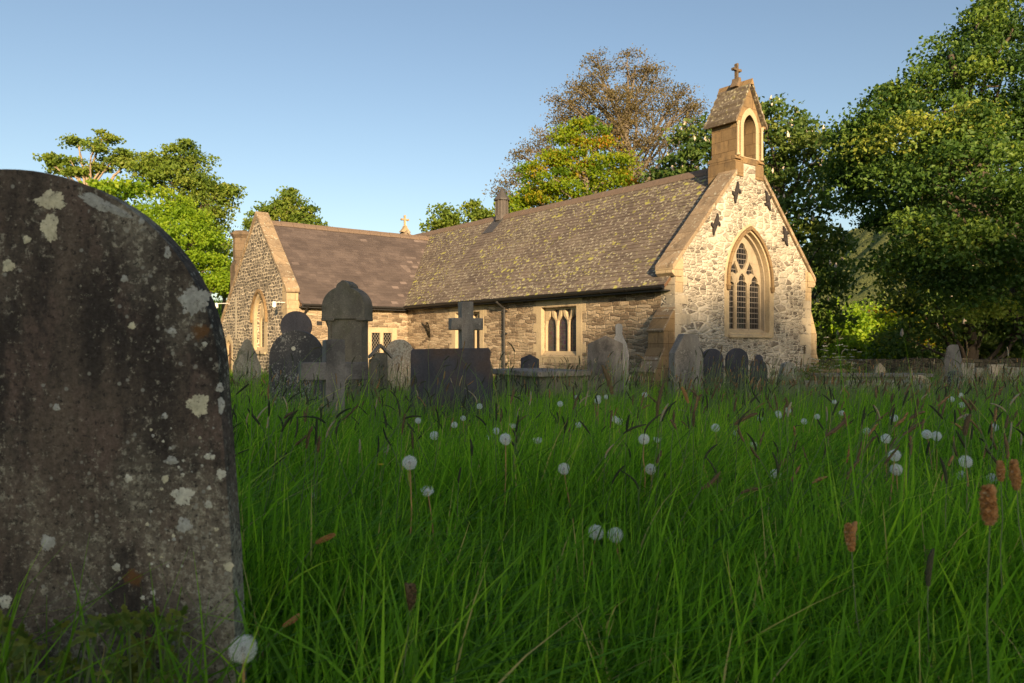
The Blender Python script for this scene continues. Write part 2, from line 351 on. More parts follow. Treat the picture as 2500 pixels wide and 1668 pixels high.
def glass_mat(name, kind):
    m, nt, b = new_mat(name, 0.12, 0.5); g = N(nt)
    sx = g.add('ShaderNodeSeparateXYZ'); g.put(sx.inputs[0], g.co())
    u = g.math('ADD', sx.outputs[0], sx.outputs[1]); z = sx.outputs[2]
    def lines(v, per, wd):
        fr = g.math('FRACT', g.math('DIVIDE', v, per)); return g.math('LESS_THAN', fr, wd/per)
    if kind == 'diamond':
        l = g.math('MAXIMUM', lines(g.math('ADD', u, g.math('MULTIPLY', z, 0.7)), 0.11, 0.016), lines(g.math('SUBTRACT', u, g.math('MULTIPLY', z, 0.7)), 0.11, 0.016))
        lead = (0.16, 0.14, 0.11); base = (0.01, 0.01, 0.011)
    else:
        l = g.math('MAXIMUM', lines(z, 0.145, 0.022), lines(u, 0.12, 0.010))
        lead = (0.15, 0.13, 0.11); base = (0.014, 0.014, 0.016)
    if kind == 'stained':
        v = g.vor(g.co(), 16, 'F1'); hsv = g.add('ShaderNodeHueSaturation'); hsv.inputs['Saturation'].default_value = 0.7; hsv.inputs['Value'].default_value = 0.085; g.put(hsv.inputs['Color'], v.outputs['Color'])
        base = g.mix(g.noise(g.co(), 5).outputs[0], hsv.outputs[0], (0.04, 0.02, 0.035)); lead = (0.05, 0.045, 0.04)
    g.put(b.inputs['Base Color'], g.mix(l, base, lead))
    g.put(b.inputs['Roughness'], g.step(l, 0, 1, 0.15, 0.8)); g.bump(g.noise(g.co(), 9, 2).outputs[0], 0.25, 0.01, b)
    return m
M['g_lead'] = glass_mat('leaded_glass', 'bars'); M['g_dia'] = glass_mat('diamond_glass', 'diamond'); M['g_st'] = glass_mat('stained_glass', 'stained')

# ------------------------------------------------------------------ ground and hills
def heightfield(name, xs, ys, fz, mat):
    X, Y = np.meshgrid(xs, ys); Z = fz(X, Y); v = np.stack([X, Y, Z], -1).reshape(-1, 3)
    nx, ny = len(xs), len(ys); i = np.arange(nx-1); j = np.arange(ny-1); I, J = np.meshgrid(i, j)
    a = (J*nx+I).ravel(); f = np.stack([a, a+1, a+nx+1, a+nx], 1)
    return mesh_np(name, v, f, mat, smooth=True)
m, nt, b = new_mat('turf', 0.95, 0.1); g = N(nt)
n1 = g.noise(g.co(), 0.35, 5).outputs[0]; n2 = g.noise(g.co(), 9, 4).outputs[0]
g.put(b.inputs['Base Color'], g.mix(n2, g.mix(n1, (0.03, 0.055, 0.012), (0.09, 0.12, 0.02)), (0.045, 0.06, 0.018)))
M['turf'] = m
xs = np.unique(np.concatenate([np.linspace(-700, -40, 30), np.linspace(-40, 40, 110), np.linspace(40, 700, 30)]))
ys = np.unique(np.concatenate([np.linspace(-700, -8, 25), np.linspace(-8, 45, 90), np.linspace(45, 140, 30), np.linspace(140, 900, 20)]))
tag(heightfield('ground', xs, ys, gz, M['turf']), kind='structure')
# wooded hill in the distance
m, nt, b = new_mat('wooded_hill', 1.0, 0.05); g = N(nt)
v = g.vor(g.co(), 0.16, 'SMOOTH_F1'); n2 = g.noise(g.co(), 0.8, 5, 0.75).outputs[0]; n3 = g.noise(g.co(), 0.03, 3).outputs[0]
c = g.mix(n3, (0.24, 0.27, 0.09), (0.32, 0.31, 0.12)); c = g.mix(g.step(n2, 0.3, 0.7), tuple([0.10, 0.14, 0.05]), c)
g.put(b.inputs['Base Color'], c); g.bump(g.math('ADD', g.math('MULTIPLY', v.outputs[0], -1), n2), 1.0, 2.0, b)
M['hill'] = m
def hz(X, Y):
    d = np.clip((Y-130)/220, 0, 1); base = 66*d*d*(3-2*d)*np.exp(-((X-205)/75.0)**2)+3*d
    z = base+2.2*np.sin(X*0.35)*np.cos(Y*0.3)*d+1.5*np.sin(X*0.9+Y*0.5)*d
    return z-2
tag(heightfield('hills', np.linspace(-450, 520, 160), np.linspace(120, 520, 90), hz, M['hill']), kind='structure')

# ------------------------------------------------------------------ the church (local x = across the nave, y = along it)
ANG = math.atan2(0.6114, 0.7914)
CH = empty('church', (3.963, 18.5, 0), ANG)
tag(CH, 'low stone church with lichened slate roof, transept and gabled bellcote in sunlight', 'church')
def cw(x, y, z=0):                          # church local -> world
    c, s = math.cos(ANG), math.sin(ANG); return Vector((3.963+x*c-y*s, 18.5+x*s+y*c, z))
RN, SN = 6.05, 1.05                         # nave ridge height and slope
RW, SWF, SWB, TW = 5.75, 1.0, 0.93, 15.83   # wing ridge height, slopes, ridge position
X0 = -4.7                                   # face of the wing gable
# walls
bm = bmesh.new()
gw = arch(3.03, 0.9, 1.42, 2.83, 4.2)
prism(bm, [(0, -0.6), (6, -0.6), (6, 3.13), (3.286, 5.98), (2.714, 5.98), (0, 3.13)], 'xz', 0, 0.45, [gw])
GW = obj('wall', bm, M['gable'], CH); GW['label'] = 'pale rubble end gable with traceried window'
bm = bmesh.new()
wins = [(3.3, 5.3), (7.98, 9.9)]
prism(bm, [(0.45, -0.6), (13.3, -0.6), (13.3, 2.72), (0.45, 2.72)], 'yz', 0, 0.5,
      [[(a+.22, .87), (b_-.22, .87), (b_-.22, 2.26), (a+.22, 2.26)] for a, b_ in wins])
prism(bm, [(0.45, -0.6), (18.2, -0.6), (18.2, 2.72), (0.45, 2.72)], 'yz', 5.5, 6)
prism(bm, [(0, -0.6), (6, -0.6), (6, 3.13), (3, 6.28), (0, 3.13)], 'xz', 18.2, 18.65)
obj('wall', bm, M['south'], CH)['label'] = 'brown thin-coursed rubble nave wall'
bm = bmesh.new()
zb = RW+.22-SWB*(20.2-TW)
wg = arch(15.55, 0.60, 0.95, 2.12, 3.0); dg = arch(19.15, 0.36, -0.3, 0.95, 1.38)
prism(bm, [(12.93, -0.6), (20.2, -0.6), (20.2, zb), (TW, RW+.22), (12.93, RW+.22-SWF*2.9)], 'yz', X0, X0+0.4, [wg, dg])
obj('wall', bm, M['wing'], CH)['label'] = 'dark rubble wing gable with pale mortar'
bm = bmesh.new()
prism(bm, [(X0+.4, -0.6), (0, -0.6), (0, 2.68), (X0+.4, 2.68)], 'xz', 12.93, 13.4, [[(-1.62, .5), (-.55, .5), (-.55, 1.7), (-1.62, 1.7)]])
obj('wall', bm, M['south'], CH)['label'] = 'buff coursed rubble side wall of the wing'
bm = bmesh.new(); prism(bm, [(X0+.4, -0.6), (0, -0.6), (0, 1.6), (X0+.4, 1.6)], 'xz', 19.8, 20.2); obj('wall', bm, M['south'], CH)
# straight joint / pale strip on the wing gable, and the small dark vent
bm = bmesh.new(); prism(bm, [(18.1, 1.45), (18.32, 1.45), (18.32, 2.95), (18.1, 3.15)], 'yz', X0-.004, X0+.1); obj('quoin', bm, M['quoin'], CH)
bm = bmesh.new(); box(bm, -3.62, -3.42, 12.925, 12.96, 1.86, 2.0); obj('vent', bm, M['iron'], CH)
# quoins
def quoins(x, y, sx, sy, z0, z1, mat, seed, h=0.26):
    r = random.Random(seed); bm = bmesh.new(); z = z0; k = 0
    while z < z1-0.05:
        hh = min(h*r.uniform(.8, 1.25), z1-z); a, b_ = (0.5, 0.28) if k % 2 else (0.28, 0.5); a *= r.uniform(.8, 1.2); b_ *= r.uniform(.8, 1.2)
        xa, xb = sorted((x-sx*.006, x+sx*a)); ya, yb = sorted((y-sy*.006, y+sy*b_))
        box(bm, xa, xb, ya, yb, z+.006, z+hh-.006); z += hh; k += 1
    return obj('quoins', bm, mat, CH, bevel=0.008)
quoins(0, 0, 1, 1, -0.2, 2.85, M['quoin'], 1); quoins(6, 0, -1, 1, -0.2, 3.0, M['quoin'], 2)
quoins(X0, 12.93, 1, 1, -0.2, 2.7, M['sandp'], 3)
# sandstone corner piece above the buttress + kneelers
def kneeler(x, y0, y1, s, z):
    bm = bmesh.new()
    prism(bm, [(x, z-.55), (x+s*.30, z-.55), (x+s*.30, z+.35), (x, z+.1)], 'xz', y0-.012, y1)
    prism(bm, [(x-s*.06, z-.16), (x+s*.22, z-.16), (x+s*.25, z+.28), (x+s*.12, z+.26), (x-s*.15, z+.06), (x-s*.16, z-.08)], 'xz', y0-.05, y1+.04)
    return obj('kneeler', bm, M['sand'], CH, bevel=0.012)
kneeler(0, 0, .45, 1, 3.0); kneeler(6, 0, .45, -1, 3.0)
def rake(bm, plane, x0, z0, x1, z1, th, d0, d1):
    prism(bm, [(x0, z0), (x1, z1), (x1, z1+th), (x0, z0+th)], plane, d0, d1)
bm = bmesh.new()
n = 7
for s in (-1, 1):
    for k in range(n):
        a0 = 3.16-(3.16-.60)*k/n; a1 = 3.16-(3.16-.60)*(k+1)/n
        rake(bm, 'xz', 3+s*(a0-.008), 6.29-SN*(a0-.008), 3+s*(a1+(.0 if k < n-1 else 0)), 6.29-SN*a1, .13+.008*(k % 2), -.07, .52)
obj('coping', bm, M['coping'], CH, bevel=0.012)
bm = bmesh.new()
for s in (-1, 1):
    rake(bm, 'xz', 3+s*3.2, 6.29-SN*3.2, 3, 6.29, .13, 18.15, 18.72)
obj('coping', bm, M['coping'], CH)
bm = bmesh.new(); n = 6; L = 2.9+.12
for k in range(n):
    a0 = L-L*k/n; a1 = L-L*(k+1)/n
    rake(bm, 'yz', TW-(a0-.008), RW+.225-SWF*(a0-.008), TW-a1, RW+.225-SWF*a1, .14+.008*(k % 2), X0-.06, X0+.42)
n = 8; L = 20.2-TW+.1
for k in range(n):
    a0 = L-L*k/n; a1 = L-L*(k+1)/n
    rake(bm, 'yz', TW+(a0-.008), RW+.225-SWB*(a0-.008), TW+a1, RW+.225-SWB*a1, .14+.008*(k % 2), X0-.06, X0+.42)
obj('coping', bm, M['coping'], CH, bevel=0.012)
bm = bmesh.new()                             # kneeler of the wing gable
prism(bm, [(12.90, 2.55), (13.3, 2.55), (13.3, 3.3), (12.90, 2.98)], 'yz', X0-.01, X0+.41)
prism(bm, [(12.86, 2.2), (13.25, 2.2), (13.25, 2.55), (12.86, 2.55)], 'yz', X0-.012, X0+.415)
obj('kneeler', bm, M['sand'], CH, bevel=0.012)
# buttresses
def buttress(name, x, s, y0, y1, prof):
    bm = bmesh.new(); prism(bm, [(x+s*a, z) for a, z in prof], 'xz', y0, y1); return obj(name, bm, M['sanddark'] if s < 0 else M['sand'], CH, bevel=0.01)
buttress('buttress', 0, -1, 0.002, .51, [(-.05, -.6), (.72, -.6), (.72, .56), (.57, .82), (.57, .86), (.42, 1.1), (.40, 1.54), (.43, 1.54), (.43, 1.58), (.22, 1.82), (.22, 1.86), (0, 2.07), (-.05, 2.07)])
bm = bmesh.new()
for (a0, z0, a1, z1) in ((.46, 1.53, .20, 1.84), (.24, 1.83, -.0, 2.1), (.61, .81, .38, 1.12), (.76, .53, .54, .86)):
    prism(bm, [(-a0, z0), (-a1, z1), (-a1, z1-.05), (-a0+.02, z0-.05)], 'xz', -.012, .53)
obj('weathering', bm, M['coping'], CH, bevel=.008)
buttress('buttress', 6, 1, 0.002, .51, [(-.05, -.6), (.42, -.6), (.42, .7), (.30, .95), (.30, 1.45), (.32, 1.45), (0, 2.2), (-.05, 2.2)])
# slates
def slates(a_rng, n_rows, expo, wid, length, fmap, keep, seed, th=.016, jit=.004, lf_=.030):
    r = np.random.default_rng(seed); V = []; T = []; smax = (n_rows-.7)*expo
    for i in range(n_rows):
        a = a_rng[0]-r.uniform(0, wid)
        while a < a_rng[1]:
            ww = wid*r.uniform(.8, 1.2); s0 = i*expo+r.normal(0, jit); s1 = s0+length
            x0, x1 = max(a+.001, a_rng[0]), min(a+ww-.001, a_rng[1]); a += ww
            if x1-x0 < .03: continue
            if not keep((x0+x1)/2, (s0+expo/2)): continue
            lift = lf_+r.uniform(0, .0008); tl = 0; s1 = min(s1, smax)
            pts = [(x0, s0, lift+tl), (x1, s0, lift-tl), (x1, s1, .004), (x0, s1, .004),
                   (x0, s0, lift+tl-th*1.3), (x1, s0, lift-tl-th*1.3), (x1, s1, -.01), (x0, s1, -.01)]
            V += [fmap(*p) for p in pts]; T += [r.random()]*8
    nq = len(V)//8; o = (np.arange(nq)*8)[:, None, None]
    q = np.array([[0, 1, 2, 3], [4, 5, 1, 0], [5, 6, 2, 1], [7, 4, 0, 3]])[None]
    return np.array(V), (o+q).reshape(-1, 4), np.array(T)
def slope_map(kind, ridge_pos, ridge_z, slope, eave):
    # eave: horizontal distance of the eave from the ridge; s is measured up the slope from the eave
    c = 1/math.hypot(1, slope); sn = slope*c
    def f(a, s, nrm):
        h = eave-s*c+nrm*sn; z = ridge_z-slope*eave+s*sn+nrm*c
        if kind == 'nS': return (ridge_pos-h, a, z)
        if kind == 'nN': return (ridge_pos+h, a, z)
        if kind == 'wE': return (a, ridge_pos-h, z)
        return (a, ridge_pos+h, z)
    return f
def nave_h(x): return RN-SN*abs(3-x)
def wing_h(y): return RW-SWF*(TW-y) if y < TW else RW-SWB*(y-TW)
def eave_len(slope, eave): return eave*math.hypot(1, slope)
Ln = eave_len(SN, 3.27); c_ = 1/math.hypot(1, SN)
def keepS(a, s):
    x = 3-(3.27-s*c_)
    if a < .46 and x > -.04: return False
    if a > 12.9 and x < 3 and wing_h(a) > nave_h(x)+.12: return False
    return a < 18.2
v, f, t = slates((.1, 18.15), 30, Ln/29.4, .26, .30, slope_map('nS', 3, RN, SN, 3.27), keepS, 11)
keep2 = []
nv, nf, ntt = slates((.46, 18.15), 12, Ln/11.7, .5, .6, slope_map('nN', 3, RN, SN, 3.27), lambda a, s: True, 12)
mesh_np('roof', np.vstack([v, nv]), np.vstack([f, nf+len(v)]), M['slate_n'], CH, np.concatenate([t, ntt]))['label'] = 'nave roof of brown slates spotted with yellow and white lichen'
Lw = eave_len(SWF, 3.17); cw_ = 1/math.hypot(1, SWF)
def keepW(a, s):
    y = TW-(3.17-s*cw_); return wing_h(y) > nave_h(a)-.10 if a > -.3 else True
v, f, t = slates((X0+.4, 2.9), 31, Lw/30.4, .25, .28, slope_map('wE', TW, RW, SWF, 3.17), keepW, 13, jit=.002, lf_=.015)
r_v = np.random.default_rng(8)
for k in range(len(t)//8):                   # paler replacement slates beside the valley, a few elsewhere
    cx_, cy_ = v[k*8:k*8+4, 0].mean(), v[k*8:k*8+4, 1].mean(); dv = wing_h(cy_)-nave_h(cx_)
    if (dv < 1.1 and r_v.random() < .30*(1.2-dv)) or r_v.random() < .006: t[k*8:k*8+8] = r_v.uniform(1.35, 1.6)
Lb = eave_len(SWB, 4.45)
nv, nf, ntt = slates((X0+.4, 2.9), 12, Lb/11.8, .5, .6, slope_map('wW', TW, RW, SWB, 4.45), lambda a, s: not (a > 0 and nave_h(a) > wing_h(TW+4.45-s/math.hypot(1, SWB))+.1), 14)
mesh_np('roof', np.vstack([v, nv]), np.vstack([f, nf+len(v)]), M['slate_w'], CH, np.concatenate([t, ntt]))['label'] = 'wing roof of smooth purple-brown slates'
# boarding below the slates
bm = bmesh.new()
for s, y0 in ((-1, .12), (1, .46)):
    prism(bm, [(3+s*3.25, RN-SN*3.25-.02), (3, RN-.02), (3, RN-.14), (3+s*3.25, RN-SN*3.25-.10)], 'xz', .46, 18.2)
prism(bm, [(-.25, RN-SN*3.25-.02), (-.01, RN-SN*3.01-.02), (-.01, RN-SN*3.01-.12), (-.25, RN-SN*3.25-.10)], 'xz', .12, .46)
prism(bm, [(TW-3.15, RW-SWF*3.15-.02), (TW, RW-.02), (TW, RW-.14), (TW-3.15, RW-SWF*3.15-.10)], 'yz', X0+.41, .3)
prism(bm, [(TW-.8, RW-.82), (TW, RW-.02), (TW, RW-.14), (TW-.8, RW-.9)], 'yz', .3, 2.6)
prism(bm, [(TW+4.4, RW-SWB*4.4-.02), (TW, RW-.02), (TW, RW-.14), (TW+4.4, RW-SWB*4.4-.10)], 'yz', X0+.41, .3)
obj('roof_boarding', bm, M['door'], CH)
# ridge tiles
bm = bmesh.new(); y = .85; k = 0
r_ = random.Random(5)
while y < 18.1:
    L = .46; h = r_.uniform(0, .012)
    prism(bm, [(2.83, RN-.14+h), (2.88, RN-.04+h), (3, RN+.085+h), (3.12, RN-.04+h), (3.17, RN-.14+h), (3.0, RN-.0)], 'xz', y, y+L-.012); y += L
obj('ridge_tiles', bm, M['ridge'], CH)
bm = bmesh.new(); x = X0+.43
while x < 2.65:
    L = .46; h = r_.uniform(0, .008)
    prism(bm, [(TW-.16, RW-.12+h), (TW-.11, RW-.03+h), (TW, RW+.08+h), (TW+.11, RW-.03+h), (TW+.16, RW-.12+h), (TW, RW)], 'yz', x, x+L-.012); x += L
obj('ridge_tiles', bm, M['ridge'], CH)
# gutters, fascias, downpipe
def halfpipe(bm, p0, p1, r):
    p0 = Vector(p0); p1 = Vector(p1); d = (p1-p0).normalized(); side = d.cross(Vector((0, 0, 1))); n = 6; prev = None
    for q in (0, 1):
        pass
    A = []; B = []
    for i in range(n+1):
        a = math.pi*i/n; o = side*math.cos(a)*r-Vector((0, 0, 1))*math.sin(a)*r
        A.append(bm.verts.new(p0+o)); B.append(bm.verts.new(p1+o))
    for i in range(n): bm.faces.new((A[i], A[i+1], B[i+1], B[i]))
def gutter(p0, p1, off):
    bm = bmesh.new(); halfpipe(bm, p0, p1, .06)
    p0 = Vector(p0); p1 = Vector(p1); L = (p1-p0).length; k = int(L/.95)
    for i in range(k+1):
        c = p0.lerp(p1, (i+.3)/(k+.6)); d = (p1-p0).normalized()
        halfpipe(bm, c-d*.02, c+d*.02, .07); cyl(bm, c+Vector(off)*0-Vector((0, 0, .02)), c+Vector(off), .012, .012, 5)
    o = obj('gutter', bm, M['iron'], CH); sd = o.modifiers.new('thick', 'SOLIDIFY'); sd.thickness = .006; return o
eN = RN-SN*3.27; eW = RW-SWF*3.17
gutter((-.345, .08, eN-.02), (-.345, 12.55, eN-.02), (.30, 0, -.02)); gutter((X0+.45, 12.58, eW-.02), (-.37, 12.58, eW-.02), (0, .3, -.02))
bm = bmesh.new(); box(bm, -.262, -.232, .13, 12.65, eN-.14, eN+.005); box(bm, X0+.43, -.25, 12.655, 12.685, eW-.14, eW+.0)
box(bm, -.232, -.002, .14, 12.9, eN-.13, eN-.10); box(bm, X0+.43, -.25, 12.685, 12.928, eW-.13, eW-.10)
obj('fascia', bm, M['iron'], CH)
bm = bmesh.new(); py = 6.8
cyl(bm, (-.345, py, eN-.07), (-.345, py, eN-.14), .05, .04); cyl(bm, (-.345, py, eN-.13), (-.07, py, eN-.30), .035, .035); cyl(bm, (-.07, py, eN-.27), (-.07, py, -.1), .036, .036)
for z in (.55, 1.5, 2.2): cyl(bm, (-.07, py, z), (-.07, py, z+.07), .052, .052); box(bm, -.06, .0, py-.09, py+.09, z+.01, z+.06)
obj('downpipe', bm, M['iron'], CH)
bm = bmesh.new(); px_ = X0+.62
cyl(bm, (px_, 12.58, eW-.07), (px_, 12.86, eW-.32), .035, .035); cyl(bm, (px_, 12.86, eW-.3), (px_, 12.86, -.1), .036, .036)
obj('downpipe', bm, M['iron'], CH)
# gable window
def ring(outer, inner, plane, d0, d1, name, mat, parent, bevel=0.01):
    bm = bmesh.new(); prism(bm, outer, plane, d0, d1, [inner]); return obj(name, bm, mat, parent, bevel=bevel)
def foil(cx, cz, a, b_, n=28, lobes=4, dep=.18, rot=0):
    return [(cx+a*(1-dep+dep*abs(math.cos(lobes/2*(2*math.pi*i/n))))*math.cos(2*math.pi*i/n+rot), cz+b_*(1-dep+dep*abs(math.cos(lobes/2*(2*math.pi*i/n))))*math.sin(2*math.pi*i/n+rot)) for i in range(n)]
def cusp(cx, half, zb, zs, za):              # light with a cusped (trefoil) head
    h = half
    L = [(cx-h, zb), (cx-h, zs), (cx-h*.92, zs+(za-zs)*.25), (cx-h*.55, zs+(za-zs)*.40), (cx-h*.62, zs+(za-zs)*.55), (cx-h*.45, zs+(za-zs)*.78), (cx, za)]
    return L+[(2*cx-x, z) for x, z in L[-2::-1]]
W = obj('window', (lambda bm: (prism(bm, arch(3.03, .905, 1.50, 2.83, 4.205), 'xz', .24, .32,
    [cusp(3.03+k*.565, .238, 1.56, 2.72, 3.06+(.05 if k == 0 else 0)) for k in (-1, 0, 1)] +
    [foil(3.03, 3.56, .26, .36), [(2.75, 3.06), (2.86, 3.12), (2.70, 3.40), (2.56, 3.26), (2.50, 3.08), (2.62, 3.12)][::-1], [(3.31, 3.06), (3.20, 3.12), (3.36, 3.40), (3.50, 3.26), (3.56, 3.08), (3.44, 3.12)]]), bm)[1])(bmesh.new()), M['trac'], CH, bevel=.008)
W['label'] = 'pointed three-light traceried window in the end gable'
bm = bmesh.new()
for x in (3.03-.2825, 3.03+.2825): cyl(bm, (x, .235, 1.58), (x, .235, 2.85), .026, .026, 6)
cyl(bm, (3.03, .235, 1.55), (3.03, .235, 1.56), .01, .01, 4)
obj('mullion', bm, M['trac'], W)
bm = bmesh.new(); prism(bm, arch(3.03, .88, 1.5, 2.83, 4.16), 'xz', .30, .315); obj('pane', bm, M['g_lead'], W)
ring(arch(3.03, .905, 1.42, 2.83, 4.205), arch(3.03, .855, 1.52, 2.83, 4.13), 'xz', .13, .242, 'frame', M['trac'], W)
ring(arch(3.03, 1.10, 1.38, 2.83, 4.42), arch(3.03, .895, 1.5, 2.83, 4.195), 'xz', -.008, .13, 'surround', M['sandp'], W)
def hood(cx, half, zs, za, th, zb): 
    o = arch(cx, half+th, zb, zs, za+th*1.25, 12); i = arch(cx, half, zb, zs, za, 12); return o+i[::-1]
bm = bmesh.new(); prism(bm, hood(3.03, .935, 2.83, 4.24, .085, 2.72), 'xz', -.075, .0)
for s in (-1, 1): cyl(bm, (3.03+s*.975, -.05, 2.76), (3.03+s*.975, -.05, 2.60), .075, .05, 7)
obj('hood_mould', bm, M['sanddark'], W, bevel=.012)
bm = bmesh.new(); prism(bm, [(-.07, 1.36), (-.07, 1.42), (.25, 1.60), (.25, 1.36)], 'yz', 2.08, 3.98); obj('sill', bm, M['sandp'], W, bevel=.008)
# nave windows
def nave_window(a, b_, lab):
    c = (a+b_)/2
    Wn = obj('window', (lambda bm: (prism(bm, [(a, .65), (b_, .65), (b_, 2.48), (a, 2.48)], 'yz', -.008, .12, [[(a+.24, .86), (b_-.24, .86), (b_-.24, 2.28), (a+.24, 2.28)]]), bm)[1])(bmesh.new()), M['sandp'], CH, bevel=.008)
    Wn['label'] = lab
    il, ir = a+.215, b_-.215; w_ = (ir-il-.12-.14)/3; hs = []
    for k in range(3):
        l = il+.06+k*(w_+.07); m_ = l+w_/2; r2 = l+w_
        hs.append([(l, .98), (l, 1.72), (l+.03, 1.88), (m_-.06, 2.0), (m_-.015, 2.16), (m_+.015, 2.16), (m_+.06, 2.0), (r2-.03, 1.88), (r2, 1.72), (r2, .98)][::-1])
    for k in range(1, 3):
        m_ = il+.06+k*(w_+.07)-.035
        hs.append([(m_, 1.90), (m_+.08, 2.03), (m_+.12, 2.20), (m_-.12, 2.20), (m_-.08, 2.03)])
    bm = bmesh.new(); prism(bm, [(il, .83), (ir, .83), (ir, 2.30), (il, 2.30)], 'yz', .15, .25, hs); obj('mullions', bm, M['sandp'], Wn, bevel=.02)
    bm = bmesh.new(); box(bm, .23, .245, il, ir, .85, 2.28); obj('pane', bm, M['g_st'], Wn)
    bm = bmesh.new(); prism(bm, [(-.02, .84), (.16, .99), (.16, .8), (-.02, .8)], 'xz', il+.02, ir-.02); obj('sill', bm, M['sandp'], Wn)
nave_window(3.3, 5.3, 'square-headed window between the downpipe and the buttress')
nave_window(7.98, 9.9, 'square-headed window behind the plain stone cross')
# long-and-short blocks beside them
for a, s in ((3.3, -1), (5.3, 1), (7.98, -1), (9.9, 1)):
    for z in (.95, 1.55, 2.1):
        bm = bmesh.new(); box(bm, -.006, .2, min(a, a+s*.14), max(a, a+s*.14), z, z+.24); obj('jamb_block', bm, M['sandp'], CH, bevel=.006)
# lattice window of the wing
Wl = obj('window', (lambda bm: (prism(bm, [(-1.72, .38), (-.45, .38), (-.45, 1.82), (-1.72, 1.82)], 'xz', 12.92, 13.05, [[(-1.5, .55), (-1.15, .55), (-1.15, 1.62), (-1.5, 1.62)], [(-1.02, .55), (-.67, .55), (-.67, 1.62), (-1.02, 1.62)]]), bm)[1])(bmesh.new()), M['sandp'], CH, bevel=.01)
Wl['label'] = 'small two-light lattice window beside the junction with the nave'
bm = bmesh.new(); box(bm, -1.6, -.56, 13.0, 13.02, .5, 1.68); obj('pane', bm, M['g_dia'], Wl)
# wing gable window
Wg = obj('window', (lambda bm: (prism(bm, arch(15.55, .605, 1.0, 2.12, 3.005), 'yz', X0+.2, X0+.28, [arch(15.55-.27, .19, 1.1, 1.95, 2.3, 5), arch(15.55+.27, .19, 1.1, 1.95, 2.3, 5), foil(15.55, 2.48, .17, .2, 16)]), bm)[1])(bmesh.new()), M['sandp'], CH)
Wg['label'] = 'tall pointed window in the wing gable'
bm = bmesh.new(); prism(bm, arch(15.55, .58, 1.0, 2.12, 2.95), 'yz', X0+.25, X0+.265); obj('pane', bm, M['g_lead'], Wg)
ring(arch(15.55, .80, .86, 2.12, 3.22), arch(15.55, .595, .98, 2.12, 2.99), 'yz', X0-.008, X0+.12, 'surround', M['sandp'], Wg)
bm = bmesh.new(); prism(bm, hood(15.55, .74, 2.12, 3.12, .08, 2.0), 'yz', X0-.09, X0-.002); obj('hood_mould', bm, M['sanddark'], Wg)
bm = bmesh.new(); prism(bm, [(X0-.06, .84), (X0-.06, .9), (X0+.2, 1.08), (X0+.2, .84)], 'xz', 14.9, 16.2); obj('sill', bm, M['sandp'], Wg)
D = obj('door', (lambda bm: (prism(bm, arch(19.15, .34, -.3, .95, 1.35), 'yz', X0+.12, X0+.16), bm)[1])(bmesh.new()), M['door'], CH)
ring(arch(19.15, .56, -.32, .95, 1.62), arch(19.15, .355, -.4+.1, .95, 1.37), 'yz', X0-.008, X0+.12, 'door_frame', M['sandp'], D)
bm = bmesh.new()
for z in (.35, .95): box(bm, X0+.11, X0+.12, 18.85, 19.35, z, z+.04)
obj('hinge', bm, M['iron'], D)
# iron wall anchors (S plates)
def anchor(x, z, ang, sc=1.0):
    h_ = [(-.03, .30), (.02, .25), (.055, .18), (.06, .12), (.11, .12), (.16, .08), (.175, .03), (.15, .015), (.12, .055), (.075, .05), (.06, -.02), (.05, -.10), (.035, -.17)]
    bm = bmesh.new(); c, s = math.cos(ang), math.sin(ang)
    poly = [(x+(a*c-b_*s)*sc, z+(a*s+b_*c)*sc) for a, b_ in h_+[(-p, -q) for p, q in h_]]
    prism(bm, poly, 'xz', -.055, -.004)
    cyl(bm, (x, -.075, z), (x, -.045, z), .035, .045, 8)
    return obj('wall_anchor', bm, M['iron2'], CH, bevel=.006)
def gpos(xf, yf):                            # point on the nave gable plane from photo pixels (2500 wide)
    r = (xf-1250)/F; ww = (3.963-18.5*r)/-(.7914-.6114*r); Y = 18.5+.6114*ww; return ww, HC+(HOR-yf)/F*Y
for (zx, zy, a) in ((540, 675, -.25), (680, 712, .35), (447, 817, -.35), (758, 870, .3)):
    ww, zz = gpos(1500+zx/1.8233, 100+zy/1.8233); o = anchor(ww, zz, a, 1.0)
# bellcote
BC = obj('bellcote', (lambda bm: (
    prism(bm, [(2.44, 6.05), (3.56, 6.05), (3.56, 7.12), (3.0, 8.08), (2.44, 7.12)], 'xz', 0.0, .80, [arch(3.0, .28, 6.14, 6.92, 7.32)]),
    prism(bm, [(-.03, 5.62), (.452, 5.62), (.452, 4.6), (.87, 4.6), (.87, 5.98), (.80, 6.08), (.03, 6.08), (-.03, 5.98)], 'yz', 2.38, 2.72),
    prism(bm, [(-.03, 5.62), (.452, 5.62), (.452, 4.6), (.87, 4.6), (.87, 5.98), (.80, 6.08), (.03, 6.08), (-.03, 5.98)], 'yz', 3.28, 3.62),
    prism(bm, [(.452, 4.6), (.87, 4.6), (.87, 6.08), (.452, 6.08)], 'yz', 2.722, 3.278), prism(bm, [(-.0, 5.982), (.452, 5.982), (.452, 6.14), (-.03, 6.14)], 'yz', 2.722, 3.278), bm)[-1])(bmesh.new()), M['sanddark'], CH, bevel=.012)
BC['label'] = 'sandstone bellcote with pointed opening on the gable'
bm = bmesh.new(); prism(bm, [(-.06, 6.06), (.9, 6.06), (.84, 6.16), (.0, 6.16)], 'yz', 2.37, 2.60); prism(bm, [(-.06, 6.06), (.9, 6.06), (.84, 6.16), (.0, 6.16)], 'yz', 3.40, 3.63); obj('string_course', bm, M['sanddark'], BC, bevel=.01)
ring(arch(3.0, .40, 6.14, 6.92, 7.50), arch(3.0, .275, 6.16, 6.92, 7.31), 'xz', -.03, .0, 'opening_surround', M['sandp'], BC)
bm = bmesh.new()
